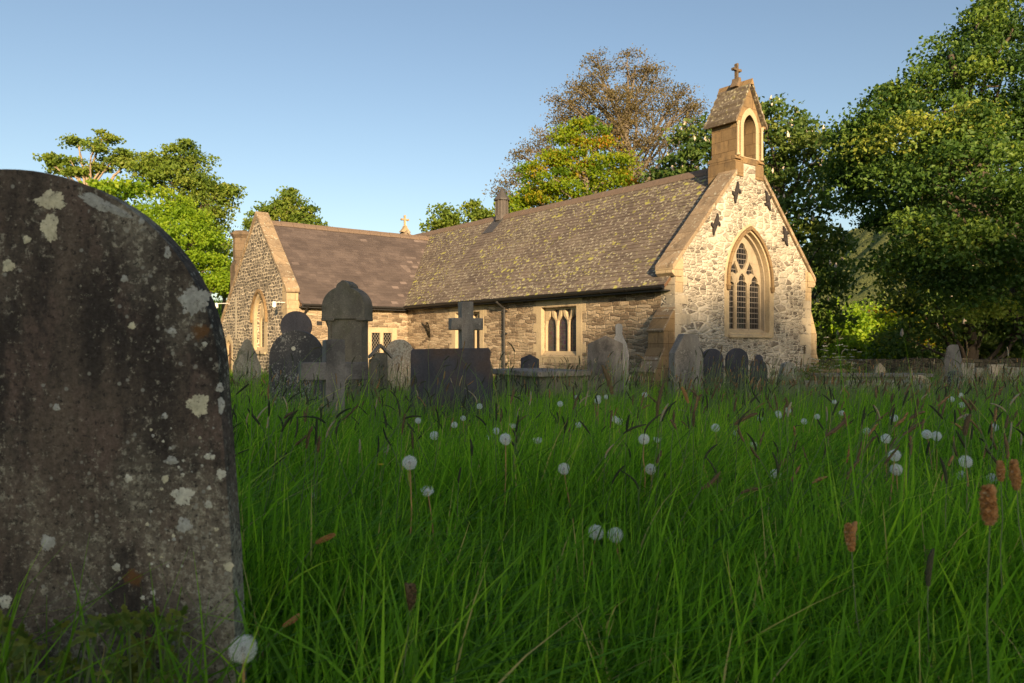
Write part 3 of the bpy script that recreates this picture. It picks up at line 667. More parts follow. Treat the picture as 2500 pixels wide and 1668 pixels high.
for x in (2.47, 3.53):
    cyl(bm, (x, -.03, 6.2), (x, -.03, 6.95), .035, .035, 8); cyl(bm, (x, -.03, 6.95), (x, -.03, 7.05), .04, .06, 8); cyl(bm, (x, -.03, 6.16), (x, -.03, 6.22), .055, .045, 8)
obj('shaft', bm, M['sandp'], BC)
bm = bmesh.new(); n = 5; sb = 1.66; E = .70
for s in (-1, 1):
    for k in range(n):
        a0 = E-(E)*k/n; a1 = E-E*(k+1)/n-.05; a1 = max(a1, 0)
        z0 = 8.19-sb*a0; z1 = 8.19-sb*a1; y = -.09
        prism(bm, [(3+s*a0, z0-.02), (3+s*a1, z1-.05), (3+s*a1, z1-.01), (3+s*a0, z0+.10)], 'xz', -.10+.002*k, .95-.002*k)
v0 = obj('roof', bm, M['bslab'], BC, bevel=.006)
bm = bmesh.new(); prism(bm, [(2.93, 8.10), (3.0, 8.27), (3.07, 8.10)], 'xz', -.11, .97); obj('ridge', bm, M['sanddark'], BC)
bm = bmesh.new()
for s in (-1, 1): box(bm, 3+s*.62-.06, 3+s*.62+.06, -.06, .92, 7.02, 7.1)
obj('cornice', bm, M['sanddark'], BC, bevel=.02)
def cross_finial(name, x, y, z, h, plane, mat, parent, base=.2):
    bm = bmesh.new(); r = h*.5
    def q(a, b_): return (a, b_)
    def addp(pts, d=.045): prism(bm, [((x if plane == 'xz' else y)+a, z+b_) for a, b_ in pts], plane, (y if plane == 'xz' else x)-d, (y if plane == 'xz' else x)+d)
    addp([(-base, 0), (base, 0), (base*.35, h*.22), (.035, h*.36), (-.035, h*.36), (-base*.35, h*.22)], .12)
    cy = h*.68; t_ = h*.045; L = h*.19
    addp([(-t_, h*.3), (t_, h*.3), (t_, cy+L*.9), (-t_, cy+L*.9)]); addp([(-L*.85, cy-t_), (L*.85, cy-t_), (L*.85, cy+t_), (-L*.85, cy+t_)], .04)
    for a, b_ in ((0, cy+L), (-L, cy), (L, cy)):
        for dx, dz in ((0, 0), (.5, .5), (-.5, .5), (.5, -.5), (-.5, -.5)):
            if abs(dx): continue
            addp([(a+h*.06*math.cos(i*math.pi/4), b_+h*.06*math.sin(i*math.pi/4)*1.0) for i in range(8)], .05)
    addp([(h*.07*math.cos(i*math.pi/4), cy+h*.07*math.sin(i*math.pi/4)) for i in range(8)], .035)
    return obj(name, bm, mat, parent, bevel=.01)
cross_finial('cross_finial', 3, .40, 8.14, .72, 'xz', M['chim'], BC, .17)
cross_finial('cross_finial', 3, 18.4, 6.34, .86, 'xz', M['sand'], CH, .26)['label'] = 'stone cross on the far end of the nave ridge'
# roof ventilator
bm = bmesh.new(); vy = 11.0
cyl(bm, (3, vy, 5.9), (3, vy, 6.10), .30, .27, 8); cyl(bm, (3, vy, 6.10), (3, vy, 6.70), .235, .235, 8)
for i in range(8):
    a = math.pi/8+i*math.pi/4; cyl(bm, (3+.235*math.cos(a), vy+.235*math.sin(a), 6.1), (3+.235*math.cos(a), vy+.235*math.sin(a), 6.7), .03, .03, 5)
VT = obj('roof_ventilator', bm, M['ventgrey'], CH)
bm = bmesh.new(); cyl(bm, (3, vy, 6.68), (3, vy, 6.74), .31, .31, 8); cyl(bm, (3, vy, 6.74), (3, vy, 7.12), .30, .04, 8); cyl(bm, (3, vy, 7.12), (3, vy, 7.2), .03, .05, 6); obj('cap', bm, M['lead'], VT)
bm = bmesh.new()
c0 = slope_map('nS', 3, RN, SN, 3.27)
p = [c0(vy-.33, Ln-.95, .045), c0(vy+.33, Ln-.95, .045), c0(vy+.30, Ln+.02, .05), c0(vy-.30, Ln+.02, .05)]
q = [c0(vy-.33, Ln-.95, .0), c0(vy+.33, Ln-.95, .0), c0(vy+.30, Ln+.02, .0), c0(vy-.30, Ln+.02, .0)]
a = [bm.verts.new(x) for x in p]; b2 = [bm.verts.new(x) for x in q]; bm.faces.new(a); bm.faces.new(b2[::-1])
for i in range(4): bm.faces.new((a[i], b2[i], b2[(i+1) % 4], a[(i+1) % 4]))
obj('flashing', bm, M['lead'], VT)
bm = bmesh.new()
p = [c0(.46, Ln-3.9, .0), c0(.60, Ln-3.9, .0), c0(.60, Ln-.3, .0), c0(.46, Ln-.3, .0)]
bm.faces.new([bm.verts.new(c0(u, s, .048)) for u, s in ((.455, 0.3), (.60, .3), (.60, Ln-.9), (.455, Ln-.9))])
obj('flashing', bm, M['lead'], CH)
# chimney
bm = bmesh.new(); cx, cy = -3.93, 19.93
box(bm, cx-.36, cx+.36, cy-.34, cy+.34, -.2, 4.5)
def frust(bm, cx, cy, z0, z1, r0, r1, n=4, rot=math.pi/4):
    a = [bm.verts.new((cx+r0*math.cos(rot+2*math.pi*i/n), cy+r0*math.sin(rot+2*math.pi*i/n), z0)) for i in range(n)]
    b_ = [bm.verts.new((cx+r1*math.cos(rot+2*math.pi*i/n), cy+r1*math.sin(rot+2*math.pi*i/n), z1)) for i in range(n)]
    for i in range(n): bm.faces.new((a[i], a[(i+1) % n], b_[(i+1) % n], b_[i]))
    bm.faces.new(a[::-1]); bm.faces.new(b_)
frust(bm, cx, cy, 4.5, 4.68, .48, .40); frust(bm, cx, cy, 4.68, 5.62, .335, .335, 8, math.pi/8)
frust(bm, cx, cy, 5.62, 5.76, .34, .43, 8, math.pi/8); frust(bm, cx, cy, 5.76, 5.86, .45, .43, 8, math.pi/8); frust(bm, cx, cy, 5.86, 5.94, .40, .30, 8, math.pi/8)
obj('chimney', bm, M['chim'], CH, bevel=.01)
# cameras on brackets
def secam(p, d, lab):
    e = empty('security_camera', p); tag(e, lab, 'camera', 'white security cameras')
    d = Vector(d)
    bm = bmesh.new(); cyl(bm, (0, 0, 0), d, .012, .012, 6); obj('bracket', bm, M['white'], e)
    bm = bmesh.new(); cyl(bm, d+Vector((0, 0, .02)), d+Vector((0, 0, -.16)), .06, .07, 10); cyl(bm, d+Vector((0, 0, -.16)), d+Vector((0, 0, -.19)), .05, .03, 10); obj('housing', bm, M['white'], e, smooth=False)
secam(cw(X0-.01, 19.1, 2.86), (-.45, -.10, -.02), 'white cylindrical camera on a bracket at the low edge of the wing gable')
secam(cw(X0-.01, 13.05, 2.62), (-.30, -.2, .0), 'white cylindrical camera beside the kneeler of the wing gable')
# ------------------------------------------------------------------ gravestones
def lich(name, col, rough=.95, var=.3, scale=110):   # crusty lichen: mottled, pitted
    m, nt, b = new_mat(name, rough, .1); g = N(nt); co = g.co()
    n1 = g.noise(co, scale, 5, .8).outputs[0]; n2 = g.noise(co, 38, 4, .7).outputs[0]
    c = g.mix(g.step(n2, .35, .65), tuple(x*.62 for x in col), tuple(min(1, x*1.1) for x in col))
    c = g.mix(g.step(n1, .56, .62, 0, .8), c, (0.07, 0.06, 0.05))
    g.put(b.inputs['Base Color'], c); g.bump(n1, .6, .003, b); return m
M['slate'] = grave_mat('grave_slate', (0.020, 0.022, 0.030), (0.045, 0.045, 0.055), (0.20, 0.20, 0.18), .35, .66, 70)
M['slate_b'] = grave_mat('grave_slate_rusty', (0.030, 0.031, 0.040), (0.058, 0.056, 0.064), (0.14, 0.13, 0.12), .3, .66, 50, stain=(0.10, 0.062, 0.042))
M['slate_s'] = grave_mat('grave_slate_speckled', (0.026, 0.027, 0.03), (0.05, 0.05, 0.052), (0.32, 0.32, 0.29), .75, .575, 75)
M['gsand'] = grave_mat('grave_sandstone_dark', (0.065, 0.06, 0.05), (0.12, 0.11, 0.088), (0.24, 0.23, 0.18), .5, .60, 70, moss=.3)
M['ggrey'] = grave_mat('grave_grey', (0.10, 0.09, 0.08), (0.20, 0.18, 0.155), (0.36, 0.34, 0.29), .5, .60, 60, stain=(0.05, 0.045, 0.04))
M['gknob'] = grave_mat('grave_pale_grey', (0.17, 0.17, 0.165), (0.26, 0.255, 0.245), (0.45, 0.44, 0.4), .3, .62, 60)
M['gpale'] = grave_mat('grave_pale', (0.20, 0.17, 0.13), (0.34, 0.29, 0.22), (0.48, 0.45, 0.36), .8, .53, 45, stain=(0.13, 0.09, 0.06))
M['gdark'] = grave_mat('grave_streaked', (0.06, 0.055, 0.05), (0.17, 0.155, 0.14), (0.25, 0.24, 0.2), .3, .64, 60, stain=(0.03, 0.028, 0.03))
M['gmoss'] = grave_mat('grave_mossy', (0.13, 0.12, 0.09), (0.22, 0.20, 0.16), (0.36, 0.36, 0.28), .7, .55, 40, moss=.6)
M['lichw'] = lich('white_lichen', (0.60, 0.60, 0.50), .95, .3, 120); M['lichg'] = lich('grey_lichen', (0.40, 0.41, 0.37), .95, .3, 110); M['lichy'] = lich('cream_lichen', (0.62, 0.59, 0.42), .95, .3, 120)
def poly_stone(name, outline, th, mat, xd, Y, lab, cat='gravestone', yaw=0, tiltx=0, tilty=0, scale=1, z=None, bevel=.012, depthcut=.3, group=None):
    bm = bmesh.new(); prism(bm, outline, 'xz', -th/2, th/2)
    o = obj(name, bm, mat, bevel=bevel)
    p = P(xd, 800, Y); o.location = (p.x, Y, gzf(p.x, Y) if z is None else z)
    o.rotation_euler = (tiltx, tilty, yaw); o.scale = (scale,)*3
    tag(o, lab, cat, group); return o
def half_round(w, h, n=14, sh=0, rise=None):  # slab with a round head (sh = shoulder width)
    r = w/2-sh; rise = r if rise is None else rise; zs = h-rise
    L = [(-w/2, -.25), (-w/2, zs)]
    L += [(-r*math.cos(math.pi*i/n), zs+rise*math.sin(math.pi*i/n)) for i in range(0 if sh else 1, n+1 if sh else n)]
    return L+[(w/2, zs), (w/2, -.25)]
def hgt(yd, Y, x=0): return P(0, yd, Y).z-gzf(x, Y)     # height above ground of photo row yd at depth Y
def wid(px, Y): return px*K/F*Y
Y = 9.6
g1 = poly_stone('round_headstone', half_round(wid(124, Y), hgt(746, Y), 18), .10, M['slate_s'], 677, Y, 'dark speckled round-headed slate with a white lichen spot, left of the low stone cross', yaw=R(-4), tilty=R(1.5))
bm = bmesh.new(); cyl(bm, (-.03, -.052, hgt(788, Y)), (-.03, -.056, hgt(788, Y)), .028, .026, 14); obj('lichen_spot', bm, M['lichw'], g1)
Y = 11.3; r = wid(35, Y); zc = hgt(750, Y)
bm = bmesh.new(); n = 26
prism(bm, [(-r*.5, -.2), (r*.5, -.2), (r*.30, zc-r*.93)]+[(r*math.sin(a), zc-r*math.cos(a)) for a in [.32+(2*math.pi-.64)*i/n for i in range(n+1)]]+[(-r*.30, zc-r*.93)], 'xz', -.06, .06)
o = obj('disc_headstone', bm, M['slate_b'], bevel=.015); p = P(680, 800, Y); o.location = (p.x, Y, gzf(p.x, Y)); o.rotation_euler = (0, 0, R(12))
tag(o, 'dark disc-topped stone showing above the speckled round slate', 'gravestone')
# tall monument with corbelled round head and side column
Y = 13.0; T = empty('tall_headstone', (P(797, 800, Y).x, Y, gzf(P(797, 800, Y).x, Y)), R(-14)); tag(T, 'tall sandstone monument with overhanging round head behind the low cross', 'gravestone')
hw = wid(53, Y); sw = wid(44, Y); zt = hgt(668, Y); zs = hgt(742, Y)
L = [(-hw, zs), (-hw, zt-hw*.9)]+[(-hw*math.cos(a), zt-hw*.9+hw*.9*math.sin(a)) for a in [math.pi*i/20 for i in range(1, 9)]]
L += [(-.13, zt+.0), (-.10, zt+.045), (-.02, zt+.10), (.02, zt+.10), (.10, zt+.045), (.13, zt+.0)]
L += [(-hw*math.cos(a), zt-hw*.9+hw*.9*math.sin(a)) for a in [math.pi*i/20 for i in range(12, 20)]]+[(hw, zt-hw*.9), (hw, zs)]
bm = bmesh.new(); prism(bm, L, 'xz', -.17, .17); obj('head', bm, M['gsand'], T, bevel=.02)
bm = bmesh.new(); prism(bm, [(-sw*.68, -.2), (sw, -.2), (sw, zs+.1), (-sw*.68, zs+.1)], 'xz', -.13, .13); box(bm, -sw, -sw*.68, .0, .13, -.2, zs+.1); obj('shaft', bm, M['gsand'], T, bevel=.012)
bm = bmesh.new(); cyl(bm, (-sw*.84, -.08, .1), (-sw*.84, -.08, zs-.14), .045, .045, 10); cyl(bm, (-sw*.84, -.08, zs-.14), (-sw*.84, -.08, zs+.0), .05, .10, 10)
cyl(bm, (sw*.97, -.08, zs-.14), (sw*.97, -.08, zs), .03, .08, 8); obj('column', bm, M['gsand'], T)
bm = bmesh.new(); box(bm, -hw-.005, -sw*.5, -.18, .175, zs-.035, zs+.02); box(bm, sw*.75, hw+.005, -.18, .175, zs-.035, zs+.02); box(bm, -sw-.1, sw+.1, -.2, .2, -.2, .28); obj('moulding', bm, M['gsand'], T, bevel=.012)
# crosses
def stone_cross(xd, Y, top, arm_y, arm_h, arm_w, sh_w, lab, mat, yaw, th=.16, tilt=0, taper=0.0):
    x = P(xd, 800, Y).x; E = empty('stone_cross', (x, Y, gzf(x, Y)), yaw); E.rotation_euler = (R(-1), tilt, yaw); tag(E, lab, 'cross')
    a = sh_w/2; zt = hgt(top, Y, x); za = hgt(arm_y, Y, x)
    bm = bmesh.new(); prism(bm, [(-a*(1+taper), -.25), (a*(1+taper), -.25), (a, zt), (-a, zt)], 'xz', -th/2, th/2); obj('shaft', bm, mat, E, bevel=.012)
    for s in (-1, 1):
        bm = bmesh.new(); box(bm, min(s*(a-.01), s*arm_w/2), max(s*(a-.01), s*arm_w/2), -th/2+.004, th/2-.004, za-arm_h/2, za+arm_h/2); obj('arm', bm, mat, E, bevel=.012)
    return E
Y = 6.6; sc = stone_cross(764, Y, 780, 852, wid(41, Y), wid(152, Y), wid(42, Y), 'low weathered stone cross standing in the grass in front of the tall monument', M['gdark'], R(24), .20, R(.5), .12)
sc.scale = (1, 1, 1)
Y = 14; stone_cross(1070, Y, 693, 744, wid(27, Y), wid(76, Y), wid(28, Y), 'plain stone cross behind the wide slate headstone', M['ggrey'], R(22), .22, R(0))
# wide slate slab
Y = 7.6; x = P(1034, 800, Y).x; W_ = wid(186, Y)/2; H_ = hgt(801, Y, x)
poly_stone('slate_headstone', [(-W_, -.3), (-W_*.99, H_-.03), (-W_*.96, H_-.005), (-.1, H_+.003), (W_*.93, H_+.012), (W_*.985, H_-.03), (W_*.96, H_-.10), (W_*1.03, H_-.20), (W_*1.05, -.3)], .07, M['slate_b'], 1034, Y,
           'wide square-topped dark slate headstone with a rusty tint, right of the low cross', yaw=R(-3), tilty=R(.3), bevel=.008)
Y = 17; poly_stone('lichened_headstone', half_round(wid(62, Y), hgt(773, Y), 14), .12, M['gpale'], 915, Y, 'small pale round-topped stone blotched with lichen under the lattice window', yaw=R(15), tilty=R(1))
Y = 17.6; poly_stone('small_headstone', half_round(wid(50, Y), hgt(786, Y), 10), .12, M['slate_s'], 932, Y, 'small dark stone hidden behind the pale lichened one', yaw=R(5))
Y = 21; w_ = wid(62, Y)/2; h_ = hgt(778, Y)
poly_stone('pointed_headstone', [(-w_*.95, -.2), (-w_, h_*.45), (-w_*.72, h_*.62), (-w_*.66, h_*.72), (-w_*.2, h_*.97), (0, h_), (w_*.2, h_*.97), (w_*.66, h_*.70), (w_*.74, h_*.6), (w_, h_*.42), (w_*.95, -.2)], .16, M['gmoss'], 567, Y, 'mossy pointed stone in front of the wing gable', yaw=R(20))
Y = 23; poly_stone('broken_headstone', half_round(wid(36, Y), hgt(820, Y), 8), .14, M['gmoss'], 638, Y, 'low rounded stone beside the foot of the wing gable', yaw=R(20))
# little roofed marker in front of the lattice window
Y = 16; x = P(873, 800, Y).x; E = empty('gabled_marker', (x, Y, gzf(x, Y)), R(20)); tag(E, 'small sandstone marker with a gabled cap left of the lattice window', 'gravestone')
h_ = hgt(806, Y); bm = bmesh.new(); box(bm, -.14, .14, -.07, .07, -.2, h_-.02); obj('shaft', bm, M['gsand'], E, bevel=.01)
bm = bmesh.new()
for s in (-1, 1): prism(bm, [(0, h_+.17), (s*.24, h_-.08), (s*.24, h_-.14), (0, h_+.10)], 'xz', -.11, .11)
obj('cap', bm, M['ggrey'], E, bevel=.006)
Y = 15.5; poly_stone('squat_block', [(-.10, -.2), (-.10, hgt(826, Y)), (.02, hgt(822, Y)), (.10, hgt(828, Y)), (.10, -.2)], .14, M['gsand'], 859, Y, 'squat mossy stone block at the foot of the tall monument')
Y = 18.3; w_ = wid(42, Y)/2; poly_stone('small_slate', [(-w_, -.2), (-w_, hgt(823, Y)), (0, hgt(814, Y)), (w_, hgt(825, Y)), (w_, -.2)], .08, M['slate'], 1216, Y, 'small pointed slate marker below the nave windows', yaw=R(10))
# chest tomb slab (table)
Y = 15.5; x = P(1234, 800, Y).x; E = empty('table_tomb', (x, Y, gzf(x, Y)), R(30)); tag(E, 'low table tomb with a flat grey ledger slab below the nave wall', 'tomb')
zt = hgt(848, Y); bm = bmesh.new(); box(bm, -.62, .62, -1.0, 1.0, zt-.11, zt); obj('ledger', bm, M['ggrey'], E, bevel=.02)
bm = bmesh.new(); box(bm, -.5, .5, -.88, .88, -.2, zt-.11); obj('chest', bm, M['gsand'], E, bevel=.01)
# pointed and canted stones right
Y = 15.3; w_ = wid(81, Y)/2; poly_stone('peaked_headstone', [(-w_, -.25), (-w_, hgt(791, Y)), (0, hgt(771, Y)), (w_, hgt(789, Y)), (w_, -.25)], .11, M['gdark'], 1389, Y, 'streaked grey headstone with a low peaked top in front of the buttress shadow', yaw=R(-6))
Y = 16.2; w_ = wid(46, Y)/2; h_ = hgt(742, Y)
poly_stone('knobbed_headstone', [(-w_, -.25), (-w_, hgt(815, Y)), (-w_*.75, hgt(790, Y)), (-w_*.3, hgt(768, Y)), (-w_*.34, hgt(747, Y)), (-w_*.15, h_), (w_*.2, h_), (w_*.38, hgt(747, Y)), (w_*.34, hgt(766, Y)), (w_*.8, hgt(790, Y)), (w_, hgt(815, Y)), (w_, -.25)], .13, M['gknob'], 1420, Y, 'pale grey stone with a small knob on top, behind the peaked headstone', yaw=R(-10))
Y = 14.8; w_ = wid(78, Y)/2; poly_stone('canted_headstone', [(-w_*1.05, -.25), (-w_*1.0, hgt(815, Y)), (-w_*.35, hgt(771, Y)), (w_*.55, hgt(772, Y)), (w_*.98, hgt(812, Y)), (w_*1.06, -.25)], .22, M['ggrey'], 1574, Y, 'broad grey headstone with canted shoulders below the gable window', yaw=R(22), tilty=R(.5), bevel=.02)
for xd, top, wd, lab in ((1634, 797, 53, 'dark round-topped slate next to the canted headstone'), (1691, 796, 53, 'dark round-topped slate, middle of three below the gable window')):
    Y = 16.3; poly_stone('round_slate', half_round(wid(wd, Y), hgt(top, Y), 16, 0, wid(wd, Y)*.5), .07, M['slate'], xd, Y, lab, yaw=R(8), group='row of dark slates below the gable')
Y = 16.6; w_ = wid(40, Y)/2; h_ = hgt(811, Y)
poly_stone('round_slate', [(-w_, -.25), (-w_, h_*.68), (-w_*.85, h_*.8), (-w_*.5, h_*.86), (-w_*.42, h_*.95), (-w_*.15, h_), (w_*.15, h_), (w_*.42, h_*.95), (w_*.5, h_*.86), (w_*.85, h_*.8), (w_, h_*.68), (w_, -.25)], .07, M['slate'], 1741, Y, 'dark slate with a stepped shoulder top, right of the round ones', yaw=R(8), group='row of dark slates below the gable')
Y = 15.6; w_ = wid(50, Y)/2; h_ = hgt(830, Y)
poly_stone('rough_headstone', [(-w_, -.25), (-w_*.95, h_*.55), (-w_*.75, h_*.72), (-w_*.5, h_*.95), (0, h_), (w_*.35, h_*.96), (w_*.8, h_*.8), (w_, h_*.5), (w_, -.25)], .16, M['gmoss'], 1808, Y, 'rough mossy rounded stone at the right corner of the gable', yaw=R(15))
# right-hand side of the churchyard
Y = 19; x = P(2188, 800, Y).x; E = empty('broken_monument', (x, Y, gzf(x, Y)), R(-30)); tag(E, 'tall broken monument of pale stone under the big maple', 'monument')
h_ = hgt(791, Y, x); bm = bmesh.new(); prism(bm, [(-.22, -.2), (-.24, h_*.5), (-.14, h_*.95), (-.06, h_), (.10, h_), (.20, h_*.62), (.17, h_*.4), (.2, -.2)], 'xz', -.14, .14); obj('shaft', bm, M['ggrey'], E, bevel=.015)
bm = bmesh.new(); box(bm, -.3, .3, -.25, .25, -.2, .35); obj('plinth', bm, M['ggrey'], E, bevel=.015)
Y = 20; poly_stone('square_block', [(-.24, -.2), (-.25, hgt(834, Y)), (.23, hgt(833, Y)), (.2, -.2)], .3, M['gpale'], 2211, Y, 'squared pale block right of the broken monument', yaw=R(-20))
Y = 15; poly_stone('blue_headstone', half_round(wid(36, Y), hgt(851, Y), 8, 0, .1), .14, M['slate_s'], 2192, Y, 'small bluish stone in front of the broken monument', yaw=R(30))
Y = 16; poly_stone('low_round_headstone', half_round(wid(64, Y), hgt(860, Y), 12, 0, .28), .13, M['gmoss'], 2105, Y, 'low wide round-topped stone in brown grass left of the broken monument', yaw=R(5))
Y = 22; poly_stone('tilted_headstone', [(-.26, -.2), (-.27, hgt(838, Y)), (.25, hgt(835, Y)), (.24, -.2)], .12, M['gpale'], 2286, Y, 'plain pale square stone near the right edge under the trees', tilty=R(3))
Y = 23; w_ = wid(26, Y)/2; poly_stone('small_peaked_stone', [(-w_, -.2), (-w_*.8, hgt(850, Y)), (0, hgt(838, Y)), (w_*.9, hgt(850, Y)), (w_, -.2)], .12, M['gpale'], 2018, Y, 'small peaked pale stone rising above the long kerb tomb')
Y = 22; poly_stone('mossy_block', [(-.28, -.2), (-.29, hgt(842, Y)), (.28, hgt(843, Y)), (.28, -.2)], .3, M['gmoss'], 2322, Y, 'mossy squat block at the far right under the trees')
Y = 21; poly_stone('mossy_block', [(-.2, -.2), (-.2, hgt(845, Y)), (.2, hgt(846, Y)), (.2, -.2)], .3, M['gmoss'], 2250, Y, 'mossy squat block between the pale block and the square stone')
Y = 19.5; x = P(2010, 800, Y).x; E = empty('chest_tomb', (x, Y, gzf(x, Y)), R(2)); tag(E, 'long low chest tomb of grey slabs right of the church', 'tomb')
zt = hgt(857, Y, x); bm = bmesh.new(); box(bm, -1.55, 1.3, -.4, .4, zt-.08, zt); obj('ledger', bm, M['ggrey'], E, bevel=.012)
bm = bmesh.new(); box(bm, -1.4, 1.15, -.3, .3, -.2, zt-.08); obj('chest', bm, M['gmoss'], E)
Y = 17.6; x = P(2000, 800, Y).x; bm = bmesh.new(); box(bm, -1.7, 1.1, -.2, .2, -.1, hgt(874, Y, x)); o = obj('kerb_tomb', bm, M['gmoss'], bevel=.02); o.location = (x, Y, gzf(x, Y)); tag(o, 'fallen flat kerb slab lying in front of the long chest tomb', 'tomb')
# churchyard wall and small timber gate at the right
def drywall(x0, y0, x1, y1, h, lab):
    d = Vector((x1-x0, y1-y0, 0)); L = d.length; r2 = random.Random(3); bm = bmesh.new(); u = 0
    while u < L:
        w_ = r2.uniform(.35, .6); z0 = gzf(x0+d.x*u/L, y0+d.y*u/L)
        box(bm, u, min(L, u+w_)-.01, -.2, .2, z0-.3, z0+h+r2.uniform(-.03, .03)); u += w_
    o = obj('churchyard_wall', bm, M['churchwall']); o.location = (x0, y0, 0); o.rotation_euler = (0, 0, math.atan2(d.y, d.x)); tag(o, lab, 'wall')
M['churchwall'] = rubble('churchyard_rubble', 4, 8, [(0, (.06, .055, .045)), (1, (.16, .14, .11))], (.14, .13, .10), .05, (.8, 1.1), 5.0)
drywall(9.2, 25.5, 27, 24.0, .72, 'low rubble churchyard wall under the trees right of the church')
E = empty('timber_gate', (P(1912, 800, 21).x, 21, 0), R(0)); tag(E, 'small slatted timber gate beside the right corner of the church', 'gate')
M['wood'] = plain('gate_wood', (0.32, 0.22, 0.12), .8, .35, 20)  # brown wood of the gate
for k in range(5):
    bm = bmesh.new(); box(bm, -.32+k*.14, -.26+k*.14, -.015, .015, .1, hgt(848, 21)); obj('slat', bm, M['wood'], E)
for z in (.3, hgt(850, 21)-.06):
    bm = bmesh.new(); box(bm, -.36, .36, .016, .04, z, z+.06); obj('rail', bm, M['wood'], E)

# ------------------------------------------------------------------ the big headstone in the foreground
m, nt, b = new_mat('foreground_stone', 0.9, 0.2); g = N(nt); co = g.co()
st = g.mapv(co, (1, 1, .32))
nA = g.noise(st, 5.5, 5, .65).outputs[0]; nB = g.noise(g.mapv(co, (1, 1, .5), (3, 3, 3)), 9, 5, .7).outputs[0]; nC = g.noise(co, 62, 6, .82).outputs[0]; nD = g.noise(co, 130, 4, .7).outputs[0]
col = g.mix(g.step(nA, .42, .58), (0.040, 0.034, 0.029), (0.115, 0.092, 0.070))
col = g.mix(g.step(nB, .52, .62, 0, .8), col, (0.12, 0.088, 0.07))
sx = g.add('ShaderNodeSeparateXYZ'); g.put(sx.inputs[0], co)
low = g.math('ADD', g.noise(g.mapv(co, (1, 1, .6), (7, 1, 2)), 3.2, 4, .6).outputs[0], g.step(sx.outputs[2], .2, .95, .18, -.10))
col = g.mix(g.step(low, .50, .64, 0, .85), col, (0.185, 0.165, 0.125))
col = g.mix(g.step(g.math('ADD', nC, g.math('MULTIPLY', g.math('SUBTRACT', low, .5), .5)), .56, .60, 0, .8), col, (0.30, 0.285, 0.22))
col = g.mix(g.step(g.noise(g.mapv(co, (1, 1, 1), (5, 2, 9)), 75, 5, .8).outputs[0], .56, .60, 0, .85), col, (0.025, 0.022, 0.019))
col = g.mix(1.0, col, g.ramp(g.noise(co, 95, 6, .85).outputs[0], [(.28, (.35,)*3), (.72, (1.85,)*3)]), 'MULTIPLY')
v = g.vor(co, 70, 'F1'); s2 = g.add('ShaderNodeSeparateColor'); g.put(s2.inputs[0], v.outputs['Color'])
edge = g.step(sx.outputs[0], .0, .36, .95, .82)
d = g.math('MULTIPLY', g.step(g.math('ADD', v.outputs[0], g.math('MULTIPLY', nD, .25)), .42, .34), g.math('GREATER_THAN', s2.outputs[0], edge))
col = g.mix(g.math('MULTIPLY', d, .85), col, (0.27, 0.27, 0.23))
v3 = g.vor(co, 9, 'F1'); s3 = g.add('ShaderNodeSeparateColor'); g.put(s3.inputs[0], v3.outputs['Color'])
d3 = g.math('MULTIPLY', g.step(g.math('ADD', v3.outputs[0], g.math('MULTIPLY', nC, .5)), .42, .34), g.math('GREATER_THAN', s3.outputs[1], .91))
col = g.mix(g.math('MULTIPLY', d3, .8), col, (0.15, 0.075, 0.025))
g.put(b.inputs['Base Color'], col); g.bump(g.math('ADD', g.math('MULTIPLY', nC, 1.0), g.math('MULTIPLY', nD, .6)), .8, .006, b)
M['fg'] = m
Y = 1.42; sc_ = K/F*Y                                     # metres per display pixel at the stone
cxd = 12; xc = P(cxd, 800, Y).x; z0 = .28
def fz(yd): return P(0, yd, Y).z-z0
out = [(-.40, -.25), (-.385, fz(900))]
Rr_ = 490*sc_; zsx = fz(872)
arc = [(Rr_*math.sin(a), zsx+(fz(388)-zsx)*math.cos(a)) for a in [math.pi/2*i/24-0 for i in range(-24, 25)]]
out = [(-.47, -.25)]+arc+[((532-cxd)*sc_, fz(1280)), ((543-cxd)*sc_, fz(1560)), ((547-cxd)*sc_, -.25)]
bm = bmesh.new(); prism(bm, out, 'xz', 0, .055)
fg = obj('large_headstone', bm, M['fg'], bevel=.006); fg.location = (xc, Y, z0)
tag(fg, 'huge dark lichen-blotched headstone in the left foreground', 'gravestone')
def lichen(xd, yd, rd, seed, mat, ax=1, ay=1, ang=0):
    r2 = random.Random(seed); n = 96; ph = [r2.uniform(0, 6.28) for _ in range(6)]
    x = (xd-cxd)*sc_; z = fz(yd); pts = []
    for i in range(n):
        a = 2*math.pi*i/n; q = 1+.13*math.sin(3*a+ph[0])+.09*math.sin(5*a+ph[1])+.06*math.sin(9*a+ph[2])+.05*math.sin(17*a+ph[3])+.04*math.sin(29*a+ph[4])+r2.uniform(-.07, .07)
        u = rd*sc_*q*ax*math.cos(a); w_ = rd*sc_*q*ay*math.sin(a)
        pts.append((x+u*math.cos(ang)-w_*math.sin(ang), z+u*math.sin(ang)+w_*math.cos(ang)))
    bm = bmesh.new(); cc = bm.verts.new((x, -.0022, z)); vs = [bm.verts.new((p[0], -.0006, p[1])) for p in pts]
    for i in range(n): bm.faces.new((cc, vs[i], vs[(i+1) % n]))
    return obj('lichen_patch', bm, M[mat], fg)
